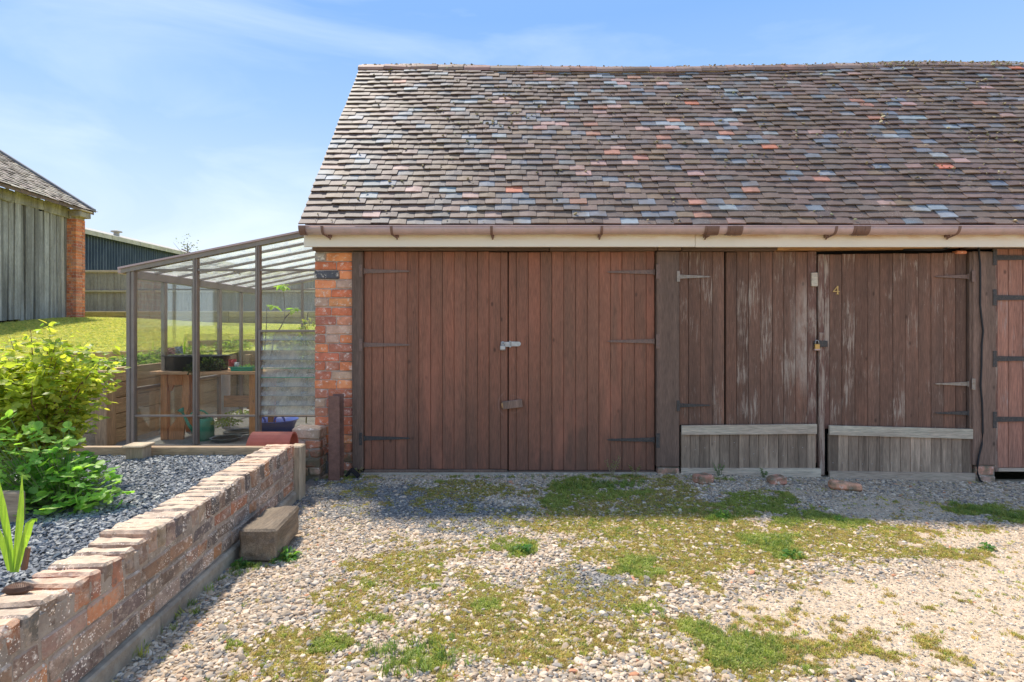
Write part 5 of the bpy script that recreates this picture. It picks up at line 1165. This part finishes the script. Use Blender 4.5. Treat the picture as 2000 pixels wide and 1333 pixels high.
# tall shrub with red stems
sb = Vector((WX(75, 3.75), 3.75 - DIST, .35)); SHR = empty('rose_shrub', sb, 0, 'tall yellow green leafy shrub with reddish stems left of greenhouse', 'shrub')
stems = []; leafspots = []
for k in range(30):
    a = random.uniform(0, 6.28); r0 = random.uniform(0, .12); tx = random.gauss(-.05, .26); tyy = random.gauss(0, .22); tx = max(-.5, min(.20, tx)); tyy = max(-.3, min(.3, tyy)); th = random.uniform(.60, 1.08) - abs(tx) * .35
    if tx > .22: th = min(th, .85)
    b0 = Vector((math.cos(a) * r0, math.sin(a) * r0, 0)); q = [b0, b0 + Vector((tx * .35, tyy * .35, th * .45)), Vector((tx * .8, tyy * .8, th * .8)), Vector((tx * 1.1 + .02, tyy * 1.1, th))]
    stems.append(q)
    for j in range(44):
        t_ = random.uniform(.22, 1); i = min(2, int(t_ * 3)); fr = t_ * 3 - i; p = q[i].lerp(q[i + 1], fr); d = Vector((random.gauss(0, 1), random.gauss(0, 1), random.gauss(.2, .6))).normalized()
        for e in range(4): leafspots.append((p + d * (.02 + .038 * e) + Vector((jr(.02), jr(.02), jr(.015))), (d + Vector((jr(1), jr(1), jr(.5)))).normalized()))
for (a_, b_) in ((150, 690), (195, 705), (120, 660), (165, 740), (60, 645), (20, 660)):   # slender shoots
    tip = Vector(at(a_, b_, 3.7)) - sb; q = [Vector((.05, 0, .1)), tip * .4 + Vector((0, 0, .12)), tip * .75 + Vector((0, 0, .08)), tip]; stems.append(q)
    for j in range(22):
        t_ = random.uniform(.35, 1); i = min(2, int(t_ * 3)); fr = t_ * 3 - i; p = q[i].lerp(q[i + 1], fr); d = Vector((random.gauss(.2, 1), random.gauss(0, 1), random.gauss(0, .5))).normalized()
        for e in range(3): leafspots.append((p + d * (.02 + .035 * e), (d + Vector((jr(1), jr(1), jr(.5)))).normalized()))
for q in stems: m = MB(); m.smooth = True; m.tube(q, [.006, .005, .0035, .0015], 6); m.build('stem', m_stemr, SHR)
random.shuffle(leafspots); leafspots.sort(key=lambda t: t[0].y)
individual_leaves(SHR, LO, leafspots, 296, .062, .6)
m = MB(); rest = leafspots[296:]
for p, u in rest:
    v, f = leaf_geo(.056 * random.uniform(.6, 1.25)); M_ = leaf_rot(u, .6); m.add([p + M_ @ Vector(q) for q in v], f, vary(random.choice([(.34, .38, .07), (.48, .46, .08), (.26, .33, .07), (.44, .43, .08), (.56, .52, .12)]), .15, .08))
m.build('leaves', m_leafattr, SHR)['kind'] = 'stuff'
# lobed leaf plant (columbine)
cb = Vector((WX(130, 3.35), 3.35 - DIST, .37)); CP = empty('columbine_plant', cb, 0, 'low bright green plant with rounded lobed leaves over the slate', 'plant')
P = []
def blobpts(c, r, n):
    for k in range(n):
        u = Vector((random.gauss(0, 1), random.gauss(-.3, 1), random.gauss(.3, .9))).normalized(); rr = random.uniform(.6, 1.0); P.append((Vector((c[0] + u.x * r[0] * rr, c[1] + u.y * r[1] * rr, max(.01, c[2] + u.z * r[2] * rr))), u))
blobpts((-.16, -.02, .25), (.26, .20, .24), 150); blobpts((.10, -.02, .12), (.22, .20, .14), 110); blobpts((-.33, -.1, .32), (.2, .2, .24), 70); blobpts((.0, -.12, .05), (.28, .14, .07), 70); blobpts((.16, -.05, .06), (.24, .16, .10), 60)
random.shuffle(P); individual_leaves(CP, LL, P, 296, .082, 1.0)
m = MB()
for p, u in P[::2]:
    m.tube([(p.x * .25, p.y * .25, 0), (p.x * .7, p.y * .7, p.z * .6), tuple(p)], .0018, 4)
m.build('stalks', m_stemg, CP)['kind'] = 'stuff'
leaf_pts('inner_leaves', CP, (-.1, .02, .17), (.26, .2, .16), 420, .08, [(.14, .28, .06), (.18, .34, .07), (.24, .38, .08)], mesh='lobed', up=1.0, shell=False)
leaf_pts('inner_leaves', SHR, (-.1, 0, .33), (.30, .26, .30), 900, .06, [(.20, .26, .06), (.28, .33, .07), (.34, .36, .08)], shell=False)
# iris by the wall
ib = Vector((WX(28, 2.22), 2.22 - DIST, .36)); I = empty('iris_plant', ib, 0, 'bright green sword leaves of an iris beside the brick wall', 'plant')
def sword(pts, w, parent):
    m = MB(); v = []; S = len(pts)
    for s, (a, b, dd) in enumerate(pts):
        p = Vector(at(a, b, 2.22 + dd)) - ib; q = s / (S - 1); ww = w * (.55 + .75 * min(1, q * 2)) * (1 - q ** 3) ; v += [p - Vector((ww, .1 * ww, 0)), p + Vector((0, -.25 * ww, 0)), p + Vector((ww, .1 * ww, 0))]
    f = []
    for s in range(S - 1): f += [(3 * s, 3 * s + 1, 3 * s + 4, 3 * s + 3), (3 * s + 1, 3 * s + 2, 3 * s + 5, 3 * s + 4)]
    m.add(v, f); m.build('leaf', m_irisf, parent)
sword([(24, 1118, 0), (20, 1075, 0), (12, 1030, 0), (4, 985, 0), (-4, 945, 0), (-8, 905, .0)], .014, I)
sword([(22, 1118, 0.02), (22, 1085, .02), (16, 1050, .02), (10, 1005, .03), (0, 975, .03)], .010, I)
sword([(28, 1118, 0), (33, 1070, .01), (39, 1020, .02), (42, 975, .03), (43, 925, .04)], .013, I)
sword([(32, 1118, -.01), (42, 1078, -.01), (52, 1045, -.02), (58, 1022, -.02), (68, 1013, -.02), (72, 1020, -.02)], .015, I)
sword([(18, 1115, .03), (5, 1060, .03), (-18, 1010, .03), (-40, 990, .03)], .014, I)
m = MB(); m.tube([tuple(Vector(at(47, 1112, 2.2)) - ib), tuple(Vector(at(55, 1070, 2.2)) - ib)], [.011, .009], 8); m.build('cut_stalk', m_stemr, I)
# bristly cone on the wall top
pc = Vector(at(34, 1136, 2.03)); CN = empty('dried_cone', (pc.x, pc.y, TOP), 0, 'bristly brown dried cone lying on the brick coping by the iris', 'cone')
m = MB(); bm = bmesh.new(); bmesh.ops.create_icosphere(bm, subdivisions=4, radius=1)
base = [(v.co * 1).copy() for v in bm.verts]; bm.free()
m.lathe([(0, 0), (.045, .002), (.058, .018), (.045, .036), (.02, .045), (0, .046)], 18, (0, 0, 0), 1.15, .65); m.build('core', m_stemr, CN)
m = MB()
for p in base:
    if p.z < -.1: continue
    q = Vector((p.x * .064, p.y * .036, .016 + p.z * .029)); n_ = Vector((p.x / .066, p.y / .037, p.z / .03)).normalized(); a_ = n_.cross(Vector((1, .3, 0))).normalized() * .0028; b_ = n_.cross(a_).normalized() * .0028
    m.add([q - a_ - n_ * .004, q + a_ - n_ * .004, q + b_ - n_ * .004, q + n_ * .013 + Vector((.003, 0, -.003))], [(0, 1, 3), (1, 2, 3), (2, 0, 3)])
CN.scale = (.72, .72, .72); m.build('scales', simple('cone_scale', (.24, .16, .12), .8), CN)['kind'] = 'stuff'
# bits at the left edge
tag(part('stub_post', m_gut, None, WX(-40, 3.7), WX(9, 3.7), -1.86, -1.80, .3, WZ(814, 3.65), .01, .003), 'mauve painted post end at the left edge of the picture', 'post')
tag(part('edging_board', m_plankxx, None, WX(-60, 3.05), WX(36, 3.05), 3.05 - DIST, 3.05 - DIST + .05, .3, WZ(962, 3.05), .005, .002), 'short weathered board under the leafy plants at the left edge', 'board')

# ================================================================ GROUND COVER (stuff)
# slate chips in the bed
N = 100000; d = rng.uniform(1.0, 4.66, N); x = rng.uniform(-6.35, -1.6, N); lim = wallx(d) - .225; ok = (x < lim); x = x[ok]; d = d[ok]; n = len(x)
P = np.stack([x, d - DIST, .352 + rng.uniform(0, .016, n)], 1); s = rng.uniform(.022, .046, n)
pal = np.array([(.13, .145, .175), (.17, .185, .215), (.09, .10, .125), (.22, .235, .26), (.13, .135, .15), (.30, .31, .32)])
scatter('slate_chippings', P, eul(n, .38), np.stack([s, s, s * 1.1], 1), pal[rng.choice(6, n, p=[.28, .24, .2, .14, .09, .05])] * rng.uniform(.8, 1.25, (n, 1)), CHIPS, m_slate, 'blue grey slate chippings covering the bed behind the brick wall', 'slate chippings')
# driveway stones
def sample(N, y0=-4.6, y1=-.02):
    dd = rng.uniform(0, 1, N); d = (DIST + y0) + (y1 - y0) * dd; x = rng.uniform(-1.85, 7.6, N); ok = (x > wallx(d) + .02) & (x < .93 * d + 2.6) & ~((x < -1.45) & (x > -1.72) & (d > 3.38) & (d < 3.9)) & ((d < 5.27) | (x > -1.6)); return x[ok], d[ok]
x, d = sample(340000); g, mo, sl, pk = gmask(x, d - DIST)
keep = rng.uniform(0, 1, len(x)) < (1 - .85 * g) * (1 - .72 * mo) * (1 - .28 * pk)
x, d, g, mo, sl, pk = [q[keep] for q in (x, d, g, mo, sl, pk)]; n = len(x); z = Hdrive(x, d - DIST)
isl = rng.uniform(0, 1, n) < sl * .78 + .06; nearwall = np.exp(-(x - wallx(d)) * 1.6)
s = np.where(isl, rng.uniform(.013, .026, n), rng.lognormal(-4.22, .38, n)) * (1 - .38 * pk) * np.where(~isl & (rng.uniform(0, 1, n) < .012), 1.5, 1); s = np.minimum(s, .042)
palw = np.array([(.50, .43, .36), (.58, .52, .45), (.40, .34, .28), (.33, .31, .29), (.64, .59, .54), (.46, .37, .29), (.26, .25, .25), (.50, .26, .17)])
pals = np.array([(.17, .18, .20), (.22, .23, .245), (.13, .135, .15), (.28, .285, .295)])
T_ = np.where(isl[:, None], pals[rng.integers(0, 4, n)], palw[rng.choice(8, n, p=[.23, .17, .16, .14, .08, .11, .10, .01])]) * rng.uniform(.8, 1.2, (n, 1))
P = np.stack([x, d - DIST, z + s * (.12 - .16 * pk)], 1)
scatter('driveway_gravel', P, eul(n, .3), np.stack([s * rng.uniform(1, 1.5, n), s, s * rng.uniform(.8, 1.1, n)], 1), T_, STONES, m_stone, 'mixed pale and blue grey gravel scattered over the driveway', 'gravel')
# moss and short dry grass
x, d = sample(215000); g, mo, sl, pk = gmask(x, d - DIST); keep = rng.uniform(0, 1, len(x)) < np.clip(mo * .95 + g * .6 + .02, 0, 1); x, d, g, mo = x[keep], d[keep], g[keep], mo[keep]; n = len(x)
s = rng.uniform(.014, .030, n) * (1 + .3 * g); P = np.stack([x, d - DIST, Hdrive(x, d - DIST)], 1)
ca = np.array([(.38, .32, .14), (.33, .27, .13), (.31, .31, .10), (.26, .22, .12), (.36, .35, .12)]); cg = np.array([(.21, .27, .08), (.28, .33, .10)])
T_ = np.where((rng.uniform(0, 1, n) < g * .8 + .15)[:, None], cg[rng.integers(0, 2, n)], ca[rng.integers(0, 5, n)]) * rng.uniform(.75, 1.25, (n, 1))
scatter('moss_patches', P, eul(n, .15), np.stack([s, s, s], 1), T_, MOSSY, m_grass, 'yellow brown moss and dry turf growing through the gravel', 'moss')
x, d = sample(100000, -4.4, -.01); g, mo, sl, pk = gmask(x, d - DIST); keep = rng.uniform(0, 1, len(x)) < np.clip(g * .65 + .003, 0, 1); x, d, g = x[keep], d[keep], g[keep]; n = len(x)
big = fbm(x + 3, d + 8, 4, 3); s = rng.uniform(.014, .028, n) * (.55 + .9 * smooth(.45, .7, big)); P = np.stack([x, d - DIST, Hdrive(x, d - DIST)], 1)
cg = np.array([(.14, .22, .06), (.20, .26, .07), (.11, .18, .06), (.26, .28, .08), (.18, .25, .09)])
scatter('grass', P, eul(n, .12), np.stack([s, s, s * 1.0], 1), cg[rng.integers(0, 5, n)] * rng.uniform(.75, 1.25, (n, 1)), TUFTS, m_grass, 'short green grass patches in the driveway before the doors', 'grass')
# taller tussocks and weeds along edges
ex = []; 
def line(px0, py0, px1, py1, n, h, jx=.03):
    for k in range(n):
        t = random.random(); a = px0 + (px1 - px0) * t; b = py0 + (py1 - py0) * t; dd = CAMZ * FPX / (b - HOR); ex.append((WX(a, dd) + jr(jx), dd - DIST + jr(jx), h * random.uniform(.5, 1.2)))
line(590, 938, 635, 940, 8, .04); line(1080, 955, 1250, 948, 150, .06, .09); line(740, 1290, 890, 1280, 70, .06, .14); line(440, 1128, 560, 1092, 40, .045, .06); line(250, 1295, 420, 1155, 22, .07, .04); line(640, 934, 720, 934, 24, .05); line(860, 934, 1280, 932, 60, .035, .02); line(1340, 933, 1440, 940, 26, .05); line(1860, 975, 2000, 1000, 120, .05, .06); line(1380, 1015, 1440, 1010, 40, .05, .05); line(1000, 1080, 1040, 1078, 40, .05, .05); line(1400, 1260, 1530, 1275, 60, .04, .15); line(1500, 1060, 1550, 1090, 60, .045, .07)
ex = np.array(ex); n = len(ex); P = ex.copy(); P[:, 2] = Hdrive(ex[:, 0], ex[:, 1]); s = ex[:, 2]
scatter('weed_tussocks', P, eul(n, .2), np.stack([s, s, s], 1), cg[rng.integers(0, 5, n)] * rng.uniform(.75, 1.3, (n, 1)), TUFTS, m_grass, 'longer grass tussocks along the wall foot and door sills', 'grass')
# dirt and stones around the far path, lawn blades
N = 60000; x = rng.uniform(-13, -2.2, N); y = rng.uniform(.8, 12.8, N); ok = ((x < -5.3) | (y > 5.2)) & (x > -1.0 * (y + DIST) - .5) & (x > -11.9 - .1 * (y - 9.5)); x = x[ok]; y = y[ok]; n = len(x)
s = rng.uniform(.03, .055, n); P = np.stack([x, y, Hlawn(x, y)], 1); cl = np.array([(.36, .38, .12), (.42, .41, .14), (.45, .42, .17), (.27, .32, .10)])
scatter('lawn_grass', P, eul(n, .1), np.stack([s * 1.5, s * 1.5, s], 1), cl[rng.integers(0, 4, n)] * rng.uniform(.8, 1.2, (n, 1)), TUFTS, m_grass, 'sunlit yellow green mown lawn grass beyond the greenhouse', 'grass')
# dandelion like weeds
WD = []
for (px, py, s, lab) in ((560, 1092, .07, 'leafy green weed at the foot of the timber block'), (1410, 1012, .06, 'blue green rosette weed in the grass below weathered doors'), (1022, 1078, .055, 'bright clover like weed in the gravel below the red brown doors'), (1640, 1014, .04, 'small rosette weed left of the worn track'), (682, 922, .06, 'green weed growing beside the steel post'), (1545, 1088, .05, 'pale rosette weed lower in the grass patch'), (1930, 1066, .04, 'small green weed on the right of the drive'), (470, 1108, .05, 'leafy weed between brick wall and timber block')):
    dd = CAMZ * FPX / (py - HOR); x = WX(px, dd); t = empty('weed', (x, dd - DIST, float(Hdrive(x, dd - DIST))), 0, lab, 'weed', 'weeds in the driveway')
    leaf_pts('foliage', t, (0, 0, s * .3), (s, s, s * .5), 110, s * .55, [(.10, .22, .07), (.14, .28, .08), (.2, .3, .08)], up=1.0, shell=False)

# dry seed stalks against the doors
m_dry = simple('dry_stalk', (.42, .34, .20), .8)
for (px, h, lab) in ((1195, .20, 'thin dry seed stalks before the right red brown door'), (1240, .13, 'short dry stalks near the middle timber post'), (1405, .14, 'green sprig growing at the left apron of the weathered doors'), (1492, .10, 'small grey green sprig between the broken bricks'), (700, .10, 'dry tangled weeds at the foot of the left door post')):
    dd = 5.38; x = WX(px, dd); t = empty('dry_weed', (x, dd - DIST, float(Hdrive(x, dd - DIST))), 0, lab, 'weed'); m = MB(); hd = MB()
    for k in range(9):
        a = random.uniform(0, 6.28); l_ = h * random.uniform(.5, 1); q = Vector((math.cos(a) * l_ * .5, math.sin(a) * l_ * .25, l_)); m.tube([(jr(.02), jr(.01), 0), tuple(q * .5 + Vector((0, 0, l_ * .12))), tuple(q)], [.0022, .0016, .001], 4)
        for j in range(4): v, f = leaf_geo(.018); u = Vector((jr(1), jr(1), jr(1))).normalized(); hd.add([q * (1 - j * .12) + leaf_rot(u) @ Vector(p) for p in v], f, (.30, .27, .14) if 'dry' in lab else (.16, .24, .1))
    m.build('stalks', m_dry if 'dry' in lab else m_stemg, t)['kind'] = 'stuff'; hd.build('seed_heads', m_leafattr, t)['kind'] = 'stuff'
